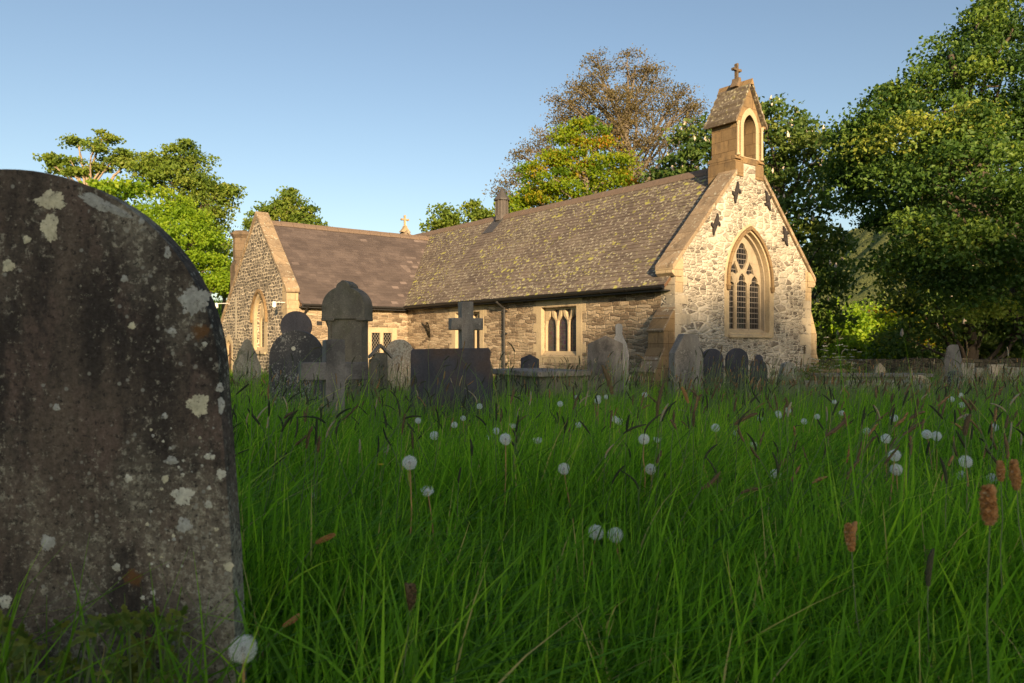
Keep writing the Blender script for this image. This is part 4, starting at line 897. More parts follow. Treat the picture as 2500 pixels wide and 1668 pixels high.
LI = [(455, 929, 24, 'lichy'), (450, 688, 30, 'lichg'), (428, 690, 16, 'lichg'), (235, 470, 22, 'lichg', 2.6, .6, -.42), (285, 490, 10, 'lichg', 2, .6, -.5), (118, 460, 30, 'lichy', 1.1, .7), (115, 522, 24, 'lichy', .8, 1.3),
      (20, 610, 14, 'lichy'), (62, 550, 9, 'lichy'), (385, 580, 10, 'lichg', .7, 1.4), (303, 748, 8, 'lichy'), (286, 640, 8, 'lichg'), (394, 1057, 14, 'lichg', 1, .7), (295, 1098, 9, 'lichw'), (379, 1100, 8, 'lichy'),
      (420, 1138, 22, 'lichw', 1.1, .9), (423, 1205, 17, 'lichg'), (478, 1158, 9, 'lichw'), (110, 1245, 17, 'lichg'), (476, 1048, 7, 'lichw'), (488, 1049, 6, 'lichw'), (508, 1088, 11, 'lichw'), (525, 1300, 11, 'lichy'), (12, 1380, 15, 'lichw'),
      (268, 1302, 9, 'lichw'), (325, 508, 7, 'lichg'), (352, 1360, 6, 'lichw'), (328, 1372, 5, 'lichw'), (508, 930, 9, 'lichg', .8, 2.2), (505, 890, 9, 'lichg', .9, 1.2), (378, 955, 7, 'lichg'), (470, 790, 6, 'lichw'), (497, 1215, 5, 'lichy'), (480, 1120, 5, 'lichw'), (130, 935, 8, 'lichg'), (395, 760, 9, 'lichg', 1.2, .8), (425, 715, 6, 'lichg'), (468, 712, 5, 'lichg')]
r2 = random.Random(4)
for i in range(34):
    LI.append((r2.uniform(330, 520), r2.uniform(980, 1300), r2.uniform(2, 4.5), r2.choice(['lichw', 'lichy', 'lichg'])))
for i, q in enumerate(LI): lichen(q[0], q[1], q[2], i, q[3], *(q[4:]))

# ------------------------------------------------------------------ trees
BARK = plain('bark', (0.16, 0.13, 0.095), .9, .4, 6); BARKD = plain('dark_bark', (0.07, 0.055, 0.04), .95, .4, 6); BARKP = plain('pale_bark', (0.30, 0.23, 0.16), .9, .3, 6)
def tubes(paths, sides=5):
    V = []; Fq = []; n0 = 0; ang = np.linspace(0, 2*np.pi, sides, endpoint=False)
    for pts, rad in paths:
        pts = np.asarray(pts, float); rad = np.asarray(rad, float); d = np.gradient(pts, axis=0); d /= np.linalg.norm(d, axis=1)[:, None]+1e-9
        ref = np.where(np.abs(d[:, 2:3]) > .9, np.array([[1., 0, 0]]), np.array([[0, 0, 1.]])); u = np.cross(d, ref); u /= np.linalg.norm(u, axis=1)[:, None]+1e-9; v = np.cross(d, u)
        ring = pts[:, None]+rad[:, None, None]*(u[:, None]*np.cos(ang)[None, :, None]+v[:, None]*np.sin(ang)[None, :, None])
        m_ = len(pts); V.append(ring.reshape(-1, 3)); a = np.arange(m_-1)[:, None]*sides; k = np.arange(sides)[None]; k2 = (k+1) % sides
        Fq.append((np.stack([a+k, a+k2, a+sides+k2, a+sides+k], -1).reshape(-1, 4))+n0); n0 += m_*sides
    return np.vstack(V), np.vstack(Fq)
def path(r, p0, p1, n, wob, sag=0):
    p0 = np.asarray(p0, float); p1 = np.asarray(p1, float); t = np.linspace(0, 1, n)[:, None]; L = np.linalg.norm(p1-p0)
    w_ = np.cumsum(r.normal(0, wob*L/n, (n, 3)), 0); w_ = w_-t*w_[-1]
    out = p0+(p1-p0)*t+w_; out[:, 2] += (sag*L*np.sin(np.pi*t[:, 0])); return out
def leaves(r, cen, size, up=.5, flat=1.0):
    """one folded leaf (two triangles as a quad) per centre"""
    n = len(cen); nr = r.normal(0, 1, (n, 3)); nr[:, 2] = np.abs(nr[:, 2])*.8+up; nr /= np.linalg.norm(nr, axis=1)[:, None]
    a = np.cross(nr, r.normal(0, 1, (n, 3))); a /= np.linalg.norm(a, axis=1)[:, None]+1e-9; b_ = np.cross(nr, a)
    s = (size*r.uniform(.6, 1.3, n))[:, None]
    v = np.stack([cen-a*s*.55, cen+b_*s*.38+nr*s*.08, cen+a*s*.55-nr*s*.12, cen-b_*s*.38+nr*s*.08], 1)
    return v.reshape(-1, 3), np.arange(n*4).reshape(-1, 4)
def tree(name, lab, base, blobs, leafmat, bark, lsize, dens, twig=1.0, seed=0, clump=.38, tr=.3, up=.15, cat='tree', tipn=2.0, group=None, candles=None, per=34, trunk_to=None, limbr=.09, flatten=.75, shell=.42):
    """blobs: (centre, radius[, z-squash]) in world space. Twigs grow from limbs into every blob; leaves gather round the twig tips."""
    r = np.random.default_rng(seed); E = empty(name, base); tag(E, lab, cat, group); base = np.array(base, float)
    B = [(np.array(q[0], float)-base, q[1], q[2] if len(q) > 2 else .85) for q in blobs]
    cen = np.mean([q[0] for q in B], 0); zmin = min(q[0][2]-q[1]*.5 for q in B); top = np.array(trunk_to, float)-base if trunk_to is not None else np.array([cen[0], cen[1], max(q[0][2] for q in B)*.82])
    tk = path(r, (0, 0, -.3), top, 12, .10); trad = tr*np.linspace(1, .22, 12)**1.1; trad[0] *= 1.35
    thick = [(tk, trad)]; thin = []; tips = []; tipc = []; tipo = []
    for c, rad, sq in B:
        hz_ = np.clip((c[2]-rad*1.2-np.linalg.norm(c[:2]-cen[:2])*.45)/max(.1, top[2]), .18, .9); i0 = int(hz_*11); p0 = tk[i0]
        lb = path(r, p0, c, 9, .16, .06); lr = np.linspace(min(trad[i0]*.75, limbr*(.5+rad*.25)+.02), .025, 9); thick.append((lb, lr))
        nt_ = max(6, int(tipn*rad*rad*4))
        dirs = r.normal(0, 1, (nt_, 3)); dirs /= np.linalg.norm(dirs, axis=1)[:, None]; rr = rad*r.uniform(0, 1, nt_)**shell
        tp = c+dirs*rr[:, None]*np.array([1, 1, sq])
        nsub = max(2, nt_//7); subs = []
        for k in range(nsub):
            q = c+(tp[k]-c)*.62; st_ = lb[r.integers(4, 9)]; sp = path(r, st_, q, 6, .2); thick.append((sp, np.linspace(.03*twig+.006*rad, .014, 6))); subs.append(sp)
        S3 = np.array([s[-1] for s in subs])
        for k in range(nt_):
            j = np.argmin(np.linalg.norm(S3-tp[k], axis=1)); st_ = subs[j][r.integers(3, 6)]
            thin.append((path(r, st_, tp[k], 4, .25), np.linspace(.014, .005, 4)*twig)); 
        tips.append(tp); tipo.append(np.linalg.norm((tp-c)/rad, axis=1)-.5*dirs[:, 1]); tipc.append(np.full(nt_, r.uniform(-.05, .05)))
    tv, tf = tubes(thick, 6); sv, sf = tubes(thin, 3)
    mesh_np('trunk', tv, tf, bark, E, smooth=True); mesh_np('twigs', sv, sf, bark, E)
    tips = np.vstack(tips); tipo = np.concatenate(tipo); tipc = np.concatenate(tipc); nper = max(2, int(per*dens*2.3))
    off = np.clip(r.normal(0, 1, (len(tips), nper, 3)), -1.75, 1.75)*clump*r.uniform(.5, 1.25, (len(tips), 1, 1)); off[..., 2] *= flatten*.55; off[..., 2] -= .25*np.linalg.norm(off[..., :2], axis=-1)
    lc = (tips[:, None]+off).reshape(-1, 3); tt = np.repeat(np.clip(.5+tipc+r.normal(0, .23, len(tips)), 0, 1), nper)+r.normal(0, .09, len(lc))
    lv, lf = leaves(r, lc, lsize, up)
    mesh_np('crown', lv, lf, leafmat, E, np.repeat(np.clip(tt, 0, 1), 4))
    if candles:
        cn, sz = candles; idx = np.argsort(-(tipo+r.uniform(0, .35, len(tips))))[:cn]; pts = tips[idx]+np.array([0, -.1, .12]); V = []; Fq = []
        for p in pts:
            ax_ = r.normal(0, .15, 2); hh = sz*r.uniform(.7, 1.2)
            for k in range(3):
                zz = [0, .35, .75, 1.0]; rr2 = [.28, .36, .2, .03]
            ring = []
            for z_, q in zip(zz, rr2):
                ring.append([(p[0]+ax_[0]*z_*hh+q*hh*math.cos(a)*.7, p[1]+ax_[1]*z_*hh+q*hh*math.sin(a)*.7, p[2]+z_*hh) for a in np.arange(5)*2*np.pi/5])
            n0 = len(V)*1; base_i = sum(len(x) for x in V); V.append(np.array(ring).reshape(-1, 3))
            for a_ in range(3):
                for k in range(5): Fq.append([base_i+a_*5+k, base_i+a_*5+(k+1) % 5, base_i+(a_+1)*5+(k+1) % 5, base_i+(a_+1)*5+k])
        tag(mesh_np('blossom', np.vstack(V), np.array(Fq), M['candle'], E), kind='stuff')
    return E
M['candle'] = plain('cream_blossom', (0.62, 0.52, 0.42), .9, .25, 30)
LG = leaf_mat('maple_leaf', [(0, (0.020, 0.055, 0.012)), (.45, (0.055, 0.115, 0.018)), (.75, (0.14, 0.22, 0.03)), (1, (0.27, 0.30, 0.045))], .35)  # dark and yellow ends put crown shade and sunlit highlights into the leaf colour
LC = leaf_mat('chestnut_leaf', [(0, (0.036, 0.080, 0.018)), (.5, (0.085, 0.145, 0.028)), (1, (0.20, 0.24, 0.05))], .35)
LY = leaf_mat('bright_leaf', [(0, (0.09, 0.17, 0.012)), (.5, (0.20, 0.29, 0.012)), (.8, (0.32, 0.30, 0.018)), (1, (0.42, 0.20, 0.02))], .5)
LB = leaf_mat('bronze_leaf', [(0, (0.10, 0.085, 0.04)), (.5, (0.15, 0.125, 0.055)), (1, (0.22, 0.165, 0.065))], .35)
LO = leaf_mat('oak_leaf', [(0, (0.07, 0.12, 0.018)), (.5, (0.15, 0.22, 0.028)), (1, (0.25, 0.28, 0.045))], .4)
LS = leaf_mat('spring_leaf', [(0, (0.10, 0.19, 0.014)), (.5, (0.22, 0.34, 0.02)), (1, (0.34, 0.42, 0.03))], .5)
def BL(Y, L, dy=1.2, seed=0):                # photo circles -> blobs in space
    r = random.Random(seed); o = []
    for q in L:
        y = Y+r.uniform(-dy, dy) if len(q) < 5 else Y+q[4]
        p = P(q[0], q[1], y); o.append((tuple(p), q[2]*K/F*y, q[3] if len(q) > 3 and q[3] else .85))
    return o
def base_at(xd, Y): p = P(xd, 800, Y); return (p.x, Y, gzf(p.x, Y))
BIG = [(2330, 40, 120, 0, 2), (2240, 60, 80, 0, 1), (2180, 130, 75, 0, 0), (2300, 170, 120, 0, -1), (2110, 190, 75, 0, 0), (2190, 240, 90, 0, -2), (2280, 300, 110, 0, -3), (2050, 250, 60, 0, .5), (2110, 320, 85, 0, -2),
       (2010, 300, 45, 0, 0), (1960, 305, 28, 0, .5), (1990, 370, 55, 0, 1), (2060, 400, 70, 0, -1), (2170, 390, 90, 0, -3), (2290, 430, 110, 0, -4), (1965, 430, 38, 0, 2), (1950, 385, 25, 0, 1.5), (2040, 480, 55, 0, 0), (2110, 500, 90, 0, -2.5), (2220, 520, 95, 0, -4), (2330, 560, 110, 0, -4),
       (2075, 590, 60, 0, -1), (2150, 600, 85, 0, -2), (2260, 640, 90, 0, -3), (2380, 250, 130, 0, 0), (2440, 420, 150, 0, 0), (2420, 640, 130, 0, -2), (2450, 90, 150, 0, 2), (2230, 330, 150, 0, 3.5), (2250, 520, 150, 0, 3.5), (2120, 420, 120, 0, 3)]
tree('maple_tree', 'huge maple with yellow-green sunlit leaves filling the right edge', base_at(2420, 25), BL(24, BIG), LG, BARKD, .12, 1.0, tr=.5, seed=21, clump=.50, tipn=1.15, per=150)
LOWD = [(2080, 690, 62, 0, 3), (2150, 700, 100, 0, 3), (2260, 730, 110, 0, 3), (2370, 740, 110, 0, 3), (2070, 780, 60, 0, 2), (2160, 790, 60, 0, 4), (2290, 800, 60, 0, 4), (2380, 810, 60, 0, 4), (2430, 700, 110, 0, 2), (2200, 640, 90, 0, 5)]
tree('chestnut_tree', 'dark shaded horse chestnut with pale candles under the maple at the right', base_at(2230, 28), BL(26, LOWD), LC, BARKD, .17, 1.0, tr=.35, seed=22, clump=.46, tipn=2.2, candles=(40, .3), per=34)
HC1 = [(1600, 330, 55, 0, 0), (1640, 290, 40, 0, 0), (1565, 370, 45, 0, 0), (1540, 400, 40, 0, 1), (1690, 300, 60, 0, 2), (1755, 275, 45, 0, 0), (1790, 320, 60, 0, 0), (1850, 285, 42, 0, 0), (1855, 350, 65, 0, -1), (1800, 400, 80, 0, 0), (1900, 400, 55, 0, 0), (1660, 380, 70, 0, 1),
       (1860, 470, 85, 0, -1), (1885, 560, 60, 0, 0), (1840, 590, 60, 0, 3), (1905, 640, 30, 0, -1), (1885, 700, 58, 0, 0), (1895, 790, 50, 0, 0), (1760, 420, 90, 0, 3), (1880, 620, 60, 0, 3)]
tree('flowering_chestnut', 'horse chestnut covered in pale candles behind the bellcote', base_at(1840, 34), BL(33, HC1), LC, BARKD, .19, 1.0, tr=.4, seed=23, clump=.52, tipn=1.5, candles=(560, .25), per=52)
BRN = [(1370, 165, 48, 0, 0), (1345, 210, 45, 0, 1), (1400, 220, 60, 0, -1), (1455, 165, 50, 0, 0), (1500, 190, 48, 0, 1), (1460, 240, 62, 0, 0), (1530, 250, 58, 0, 0), (1310, 235, 45, 0, 0), (1345, 275, 55, 0, 1), (1400, 300, 60, 0, 0), (1470, 320, 62, 0, 0), (1540, 320, 58, 0, -1), (1580, 240, 42, 0, 0), (1590, 290, 42, 0, 0), (1565, 215, 30, 0, 0),
       (1290, 270, 32, 0, 0), (1280, 225, 25, 0, 0), (1440, 390, 50, 0, 0), (1500, 385, 48, 0, 1), (1255, 310, 36, 0, 0), (1215, 345, 34, 0, 0), (1195, 360, 22, 0, 0), (1600, 240, 22, 0, 0), (1160, 415, 30, 0, 0), (1145, 435, 18, 0, 0), (1370, 130, 26, 0, 0), (1440, 130, 24, 0, 0), (1490, 150, 26, 0, 0), (1310, 200, 26, 0, 0), (1290, 300, 40, 0, 0), (1500, 430, 50, 0, 1), (1570, 380, 50, 0, 0), (1240, 345, 36, 0, 0), (1190, 395, 34, 0, 0), (1420, 280, 60, 0, 0)]
tree('bronze_oak', 'tall thinly leaved bronze tree with bare limbs above the nave roof', base_at(1440, 46), BL(46, BRN), LB, BARK, .11, 1.0, twig=1.5, tr=.55, seed=24, clump=.38, tipn=4.6, per=17, limbr=.13, trunk_to=P(1440, 200, 46), shell=.55, up=.2)
GRN = [(1335, 285, 32, 0, 0), (1370, 310, 30, 0, 0), (1300, 310, 22, 0, 0), (1380, 365, 42, 0, 0), (1420, 360, 35, 0, 0), (1395, 410, 45, 0, 0), (1425, 420, 30, 0, 0), (1330, 390, 35, 0, 1), (1265, 365, 30, 0, 0), (1230, 385, 32, 0, 0), (1270, 410, 40, 0, -1), (1225, 430, 38, 0, 0), (1310, 440, 45, 0, 0), (1185, 450, 32, 0, 1), (1250, 465, 40, 0, 0), (1200, 490, 30, 0, 0), (1380, 460, 40, 0, 0), (1345, 340, 30, 0, 0), (1290, 360, 26, 0, 0), (1350, 430, 40, 0, 1), (1210, 455, 34, 0, 0), (1160, 470, 24, 0, 0), (1300, 400, 40, 0, 0)]
tree('bright_maple', 'bright yellow-green maple tinged orange behind the nave ridge', base_at(1330, 38), BL(38, GRN), LY, BARK, .14, 1.0, tr=.3, seed=25, clump=.40, tipn=2.4, per=60, trunk_to=P(1345, 330, 38))
tree('small_maple', 'small green tree tops peeping over the ridge left of the roof ventilator', base_at(1060, 44), BL(44, [(1020, 490, 24, 0, 0), (1035, 505, 26, 0, 0), (1080, 480, 20, 0, 0), (1100, 492, 22, 0, 0), (1120, 495, 16, 0, 0), (1060, 530, 30, 0, 0), (1000, 515, 12, 0, 0)]), LO, BARK, .19, 1.0, tr=.2, seed=26, clump=.42, tipn=2.6, per=30)
THN = [(178, 322, 22, .4, 0), (234, 316, 30, .5, 0), (215, 335, 20, .4, -1), (281, 350, 26, .45, 0), (250, 362, 26, .4, 0), (159, 369, 30, .35, 0), (122, 381, 24, .4, 0), (118, 362, 12, .4, 0), (190, 392, 16, .4, 0), (292, 374, 24, .5, 0), (232, 384, 20, .4, 0), (165, 392, 18, .4, 0)]
tree('open_crowned_tree', 'open flat-layered tree with pale bare limbs at far left behind the big headstone', base_at(205, 44), BL(44, THN), LO, BARKP, .17, 1.0, twig=1.8, tr=.34, seed=27, clump=.30, tipn=2.8, per=34, trunk_to=P(201, 380, 44), limbr=.16)
tree('low_ash_tree', 'loose light green tree low between the two tall left trees', base_at(250, 40), BL(40, [(230, 430, 34, 0, 0), (270, 440, 38, 0, 0), (300, 420, 30, 0, 0), (320, 470, 40, 0, 0), (260, 490, 45, 0, 0), (200, 460, 30, 0, 0)]), LS, BARK, .24, 1.0, tr=.22, seed=28, clump=.5, tipn=1.8, per=24)
DNS = [(417, 337, 30, 0, 0), (417, 360, 42, 0, 0), (395, 370, 30, 0, 0), (440, 380, 38, 0, 0), (346, 369, 26, .7, 0), (330, 390, 26, .7, 0), (375, 405, 42, 0, 0), (425, 415, 45, 0, 0), (470, 410, 32, 0, 0), (495, 430, 26, .7, 0), (524, 438, 18, .6, 0), (355, 430, 34, 0, 1), (480, 455, 36, 0, 0), (440, 450, 40, 0, 1), (500, 480, 26, 0, 0), (490, 520, 34, 0, 1), (505, 560, 30, 0, 1), (500, 610, 34, 0, 1), (470, 560, 60, 0, 3), (440, 500, 60, 0, 3)]
tree('dense_sycamore', 'tall olive-green tree with a domed top left of the wing gable', base_at(470, 42), BL(42, DNS), LO, BARKD, .16, 1.0, tr=.35, seed=29, clump=.42, tipn=1.8, per=60)
DN2 = [(400, 455, 40, .8, 0), (370, 480, 40, .8, 0), (430, 480, 40, .8, 0), (340, 510, 36, 0, 0), (400, 520, 44, .8, -1), (455, 515, 34, .8, 0), (375, 555, 44, 0, 0), (430, 560, 44, .8, -1), (480, 545, 24, .8, 0), (415, 600, 48, .8, -1), (470, 605, 34, .8, 0), (440, 645, 44, .8, 0), (500, 600, 22, .8, 0), (490, 650, 30, .8, 0), (515, 640, 16, 0, 0), (400, 640, 40, 0, 0)]
tree('bright_sycamore', 'bright yellow-green leafy tree in front of the tall domed one beside the wing gable', base_at(440, 38.5), BL(38.5, DN2), LS, BARKD, .15, 1.0, tr=.25, seed=33, clump=.42, tipn=1.9, per=62)
tree('far_oak', 'rounded olive-green tree rising behind the wing ridge', base_at(655, 52), BL(52, [(650, 460, 28, 0, 0), (620, 480, 30, 0, 0), (670, 475, 32, 0, 0), (700, 490, 28, 0, 0), (645, 500, 40, 0, 0), (595, 500, 22, 0, 0), (720, 510, 22, 0, 0), (690, 515, 35, 0, 0), (610, 520, 35, 0, 0), (660, 440, 18, 0, 0), (585, 515, 18, 0, 0)]), LO, BARKP, .20, 1.0, twig=1.3, tr=.3, seed=30, clump=.40, tipn=3.0, per=32)
tree('hedgerow_tree', 'small dark trunked tree on the grass bank beside the wing gable', base_at(512, 47), BL(47, [(505, 640, 26, 0, 0), (525, 620, 26, 0, 0), (520, 660, 22, 0, 0)]), LO, BARKD, .24, 1.0, tr=.2, seed=31, clump=.45, tipn=2.2, per=30)
# shrubs under the trees at the right
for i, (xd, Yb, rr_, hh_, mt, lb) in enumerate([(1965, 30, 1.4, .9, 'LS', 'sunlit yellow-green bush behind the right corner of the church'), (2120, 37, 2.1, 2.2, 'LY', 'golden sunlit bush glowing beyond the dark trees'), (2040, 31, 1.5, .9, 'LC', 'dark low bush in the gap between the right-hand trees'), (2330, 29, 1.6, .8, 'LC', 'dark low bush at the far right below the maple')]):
    bx = base_at(xd, Yb); r = random.Random(i)
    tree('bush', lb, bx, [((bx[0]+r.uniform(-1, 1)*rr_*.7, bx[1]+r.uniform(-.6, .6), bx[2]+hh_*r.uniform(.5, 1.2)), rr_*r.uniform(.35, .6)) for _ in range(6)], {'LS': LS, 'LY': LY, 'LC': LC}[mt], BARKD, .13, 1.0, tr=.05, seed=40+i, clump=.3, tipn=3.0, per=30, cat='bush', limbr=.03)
# far line of trees at the foot of the hill (fills the view between trunks)
for i, xd in enumerate((1905, 2010, 2090, 2190, 2290, 2390, 2490)):
    bx = base_at(xd, 50+3*(i % 3)); r = random.Random(90+i)
    tree('distant_tree', ['rounded tree far behind the gap in the right-hand trees', 'second rounded tree far behind the gap, before the hill', 'third far tree seen low between the trunks', 'far tree behind the broken monument', 'far tree behind the pale square stone', 'far tree beyond the right edge stones', 'far tree behind the maple trunk'][i],
         bx, [((bx[0]+r.uniform(-2.2, 2.2), bx[1]+r.uniform(-1, 1), bx[2]+r.uniform(.8, 3.4)), r.uniform(1.2, 1.9)) for _ in range(7)], LS if i in (0, 1) else LC, BARKD, .3, 1.0, tr=.15, seed=60+i, clump=.6, tipn=1.0, per=22, group='far trees below the hill')

# ------------------------------------------------------------------ woodland behind the viewpoint (casts the evening shade over the graves)
def hb(X, Y):
    e = np.clip((-84-Y)/8, 0, 1)*np.clip((Y+150)/20, 0, 1)*np.clip((X+6)/10, 0, 1)*np.clip((70-X)/12, 0, 1); return e*(21+.8*np.sin(X*.35)+.5*np.sin(X*.9))-1
tag(heightfield('hillside', np.linspace(-14, 76, 70), np.linspace(-152, -80, 40), hb, M['turf']), kind='structure')
def TOPZ(xc):                                # tree-top height that puts the shade line where the photograph has it
    # lanes (x at the church, depth, height of the shade line)
    L = [(-9.5, 27, .55), (-3, 27, .5), (1.5, 20.5, .75), (3.3, 18.8, 1.0), (4.6, 18.9, 3.3), (6.3, 20.3, 2.9), (8.5, 22, 2.5), (11, 25, 2.6), (20, 27, 3.6)]
    P_ = []
    for x, y, z in L:
        d = (y+88)/abs(SUN_AZ[1]); P_.append((x+SUN_AZ[0]*d, z+d*math.tan(R(SUN_EL))))
    return float(np.interp(xc, [p[0] for p in P_], [p[1] for p in P_]))
r = np.random.default_rng(3); cs = []
for xx in np.arange(0, 66, 1.5):
    top = TOPZ(xx)+0.5*np.sin(xx*1.1)
    for k in range(5):
        cs.append((xx+r.uniform(-1, 1), -88+r.uniform(-3, 3), top-1.4-k*1.4+r.uniform(-.5, .3), 1.6))
cs = np.array(cs); k = 200; dd = r.normal(0, 1, (len(cs), k, 3)); dd /= np.linalg.norm(dd, axis=-1)[..., None]
lc = (cs[:, None, :3]+dd*(cs[:, None, 3:4]*r.uniform(0, 1, (len(cs), k, 1))**.4)).reshape(-1, 3)
lv, lf = leaves(r, lc, .5, .3)
tag(mesh_np('woodland', lv, lf, LC, None, np.repeat(r.uniform(0, 1, len(lc)), 4)), 'wooded bank behind the viewpoint', kind='stuff')

# ------------------------------------------------------------------ grass
GR = leaf_mat('grass_blade', [(0, (0.050, 0.12, 0.012)), (.45, (0.145, 0.32, 0.024)), (.8, (0.27, 0.47, 0.030)), (.93, (0.38, 0.50, 0.06)), (1, (0.45, 0.38, 0.16))], .5, .6, 1.9, .12)
def scatter(r, n, y0, y1, spread=.80, pad=.8):
    y = np.sqrt(r.uniform(y0*y0, y1*y1, n)); x = r.uniform(-1, 1, n)*(y*spread+pad); return x, y
def clumpn(x, y, s=1.0, k=0.0): return .5+.25*np.sin(x*2.1*s+1.3*np.sin(y*1.7*s+k))+.25*np.sin(y*2.6*s+1.7*np.sin(x*1.3*s+k)+2)
foot = []                                     # keep blades out of the church
def outside_church(x, y):
    c, s = math.cos(ANG), math.sin(ANG); dx = x-3.963; dy = y-18.5; a = dx*c+dy*s; b_ = -dx*s+dy*c
    return ~((((a > -.02) & (a < 6) & (b_ > -.02) & (b_ < 18.7)) | ((a > -4.72) & (a < 0.1) & (b_ > 12.9) & (b_ < 20.3))))
def blades(r, x, y, h, w_, seg, lean=.35):
    n = len(x); z = gz(x, y); az = r.uniform(0, 2*np.pi, n); f = np.stack([np.cos(az), np.sin(az)], 1)
    ln = np.abs(r.normal(0, lean, n))+.08; droop = r.uniform(0, 1, n)**2*.9
    wd = az+np.pi/2+r.normal(0, .5, n); sd = np.stack([np.cos(wd), np.sin(wd), np.zeros(n)], 1)
    # wind from the left
    f = f+np.array([.35, .0]); V = np.zeros((n, (seg+1)*2, 3))
    for i in range(seg+1):
        t = i/seg; hor = h*(ln*t+droop*t**3*.9); ver = h*(t-.30*droop*t**3-.12*ln*t**2)
        c = np.stack([x+f[:, 0]*hor, y+f[:, 1]*hor, z+ver-.02], 1); ww = (w_*(.75+.5*t if t < .35 else 1.0-.92*((t-.35)/.65)**1.4))[:, None]
        V[:, 2*i] = c-sd*ww*.5; V[:, 2*i+1] = c+sd*ww*.5
    o = (np.arange(n)*(seg+1)*2)[:, None, None]; q = np.array([[2*i, 2*i+1, 2*i+3, 2*i+2] for i in range(seg)])[None]
    return V.reshape(-1, 3), (o+q).reshape(-1, 4)
Vs = []; Fs = []; Ts = []; off = 0
def patch(seed, n, y0, y1, hh, ww, seg, lean, spread=.8, pad=.8):
    global off
    r = np.random.default_rng(seed); x, y = scatter(r, n, y0, y1, spread, pad)
    cl = clumpn(x, y, 1.2, seed); keep = (r.uniform(0, 1, n) < .45+.6*cl) & outside_church(x, y)
    fgx = (x < -.16*1) & (np.abs(y-1.47) < .06) & (x > -1.35) & (x < (-.47)); keep &= ~fgx
    keep &= ~((np.hypot(x, y) < .95) ); keep &= ~((x < -.12) & (y < 1.42) & (r.uniform(0, 1, n) < .35))
    x = x[keep]; y = y[keep]; cl = cl[keep]
    h = hh*r.uniform(.45, 1.25, len(x))*(.75+.5*cl)
    fr_ = (x < -.12) & (y < 1.42); h = np.where(fr_, .40*r.uniform(.6, 1.4, len(x))+.02, h)
    h = np.where((y < 1.9) & ~fr_, np.minimum(h, .15+.26*np.clip(y-.8, 0, 1.1)+r.uniform(-.05, .1, len(x))), h)
    w_ = ww*r.uniform(.55, 1.4, len(x))
    v, f = blades(r, x, y, h, w_, seg, lean)
    t = np.clip(r.normal(.44, .24, len(x))+.25*(clumpn(x, y, .5, 3)-.5), 0, .92); t = np.where(r.uniform(0, 1, len(x)) < .02, 1, t)
    Vs.append(v); Fs.append(f+off); Ts.append(np.repeat(t, (seg+1)*2)); off += len(v)
patch(101, 30000, .9, 2.2, .40, .0080, 6, .30, .85, 1.6)
patch(102, 48000, 2.0, 4.5, .46, .0082, 6, .33, .8, 1.6)
patch(108, 5000, 1.8, 8, .70, .0050, 5, .16)
patch(103, 68000, 4.3, 8.0, .46, .0088, 4, .35, .8, 1.8)
patch(104, 60000, 7.8, 14, .38, .014, 3, .35)
patch(105, 60000, 13.5, 30, .34, .024, 3, .35, .85, 2)
patch(107, 5200, 1.0, 4.5, .46, .0125, 6, .5, .85, .3)
patch(106, 26000, 1.5, 6.0, .30, .005, 4, .8)
tag(mesh_np('grass', np.vstack(Vs), np.vstack(Fs), GR, None, np.concatenate(Ts)), 'long green meadow grass', kind='stuff')
# broad far tussocks on the bank behind the church at the left
r = np.random.default_rng(5); n = 16000; x = r.uniform(-34, -8, n); y = r.uniform(30, 62, n); k = outside_church(x, y); v, f = blades(r, x[k], y[k], .35*r.uniform(.6, 1.3, k.sum()), .05*np.ones(k.sum()), 2, .4)
tag(mesh_np('bank_grass', v, f, LS, None, np.repeat(r.uniform(.3, .9, k.sum()), 6)), 'sunlit grass on the bank behind the wing', kind='stuff')

# foxtails -----------------------------------------------------------
FX = leaf_mat('foxtail_head', [(0, (0.040, 0.050, 0.030)), (.3, (0.08, 0.09, 0.05)), (.5, (0.13, 0.10, 0.06)), (.75, (0.25, 0.17, 0.09)), (.9, (0.55, 0.29, 0.11)), (1, (0.40, 0.40, 0.3))], .3, .85, 1.2, .15)
ST = leaf_mat('stalk', [(0, (0.09, 0.15, 0.05)), (1, (0.22, 0.26, 0.11))], .2, .6, 1.2, .3)
def head_geo(r, p, d, L, rad, fluff, n_r=12, sides=7, bnd=.15):
    """seed head: furry spindle made of a core plus small spikelets"""
    d = d/np.linalg.norm(d); u = np.cross(d, [0, 1, .3]); u /= np.linalg.norm(u); v = np.cross(d, u); bend = r.normal(0, bnd)
    V = []; Fq = []; t = np.linspace(0, 1, n_r)
    prof = rad*np.sin(np.pi*np.clip(t*.95+.04, 0, 1))**.28
    for i, (a, pr) in enumerate(zip(t, prof)):
        c = p+d*L*a+u*bend*L*a*a
        for k in range(sides):
            an = 2*np.pi*k/sides+i*.4; q = pr*(1+r.normal(0, fluff)); V.append(c+(u*np.cos(an)+v*np.sin(an))*q)
    for i in range(n_r-1):
        for k in range(sides): Fq.append([i*sides+k, i*sides+(k+1) % sides, (i+1)*sides+(k+1) % sides, (i+1)*sides+k])
    return np.array(V), np.array(Fq)
def stalk_geo(x, y, z0, tip, r, rad=.0012, n=6):
    pts = path(r, (x, y, z0), tip, n, .05, 0); return tubes([(pts, np.linspace(rad*1.4, rad, n))], 4)
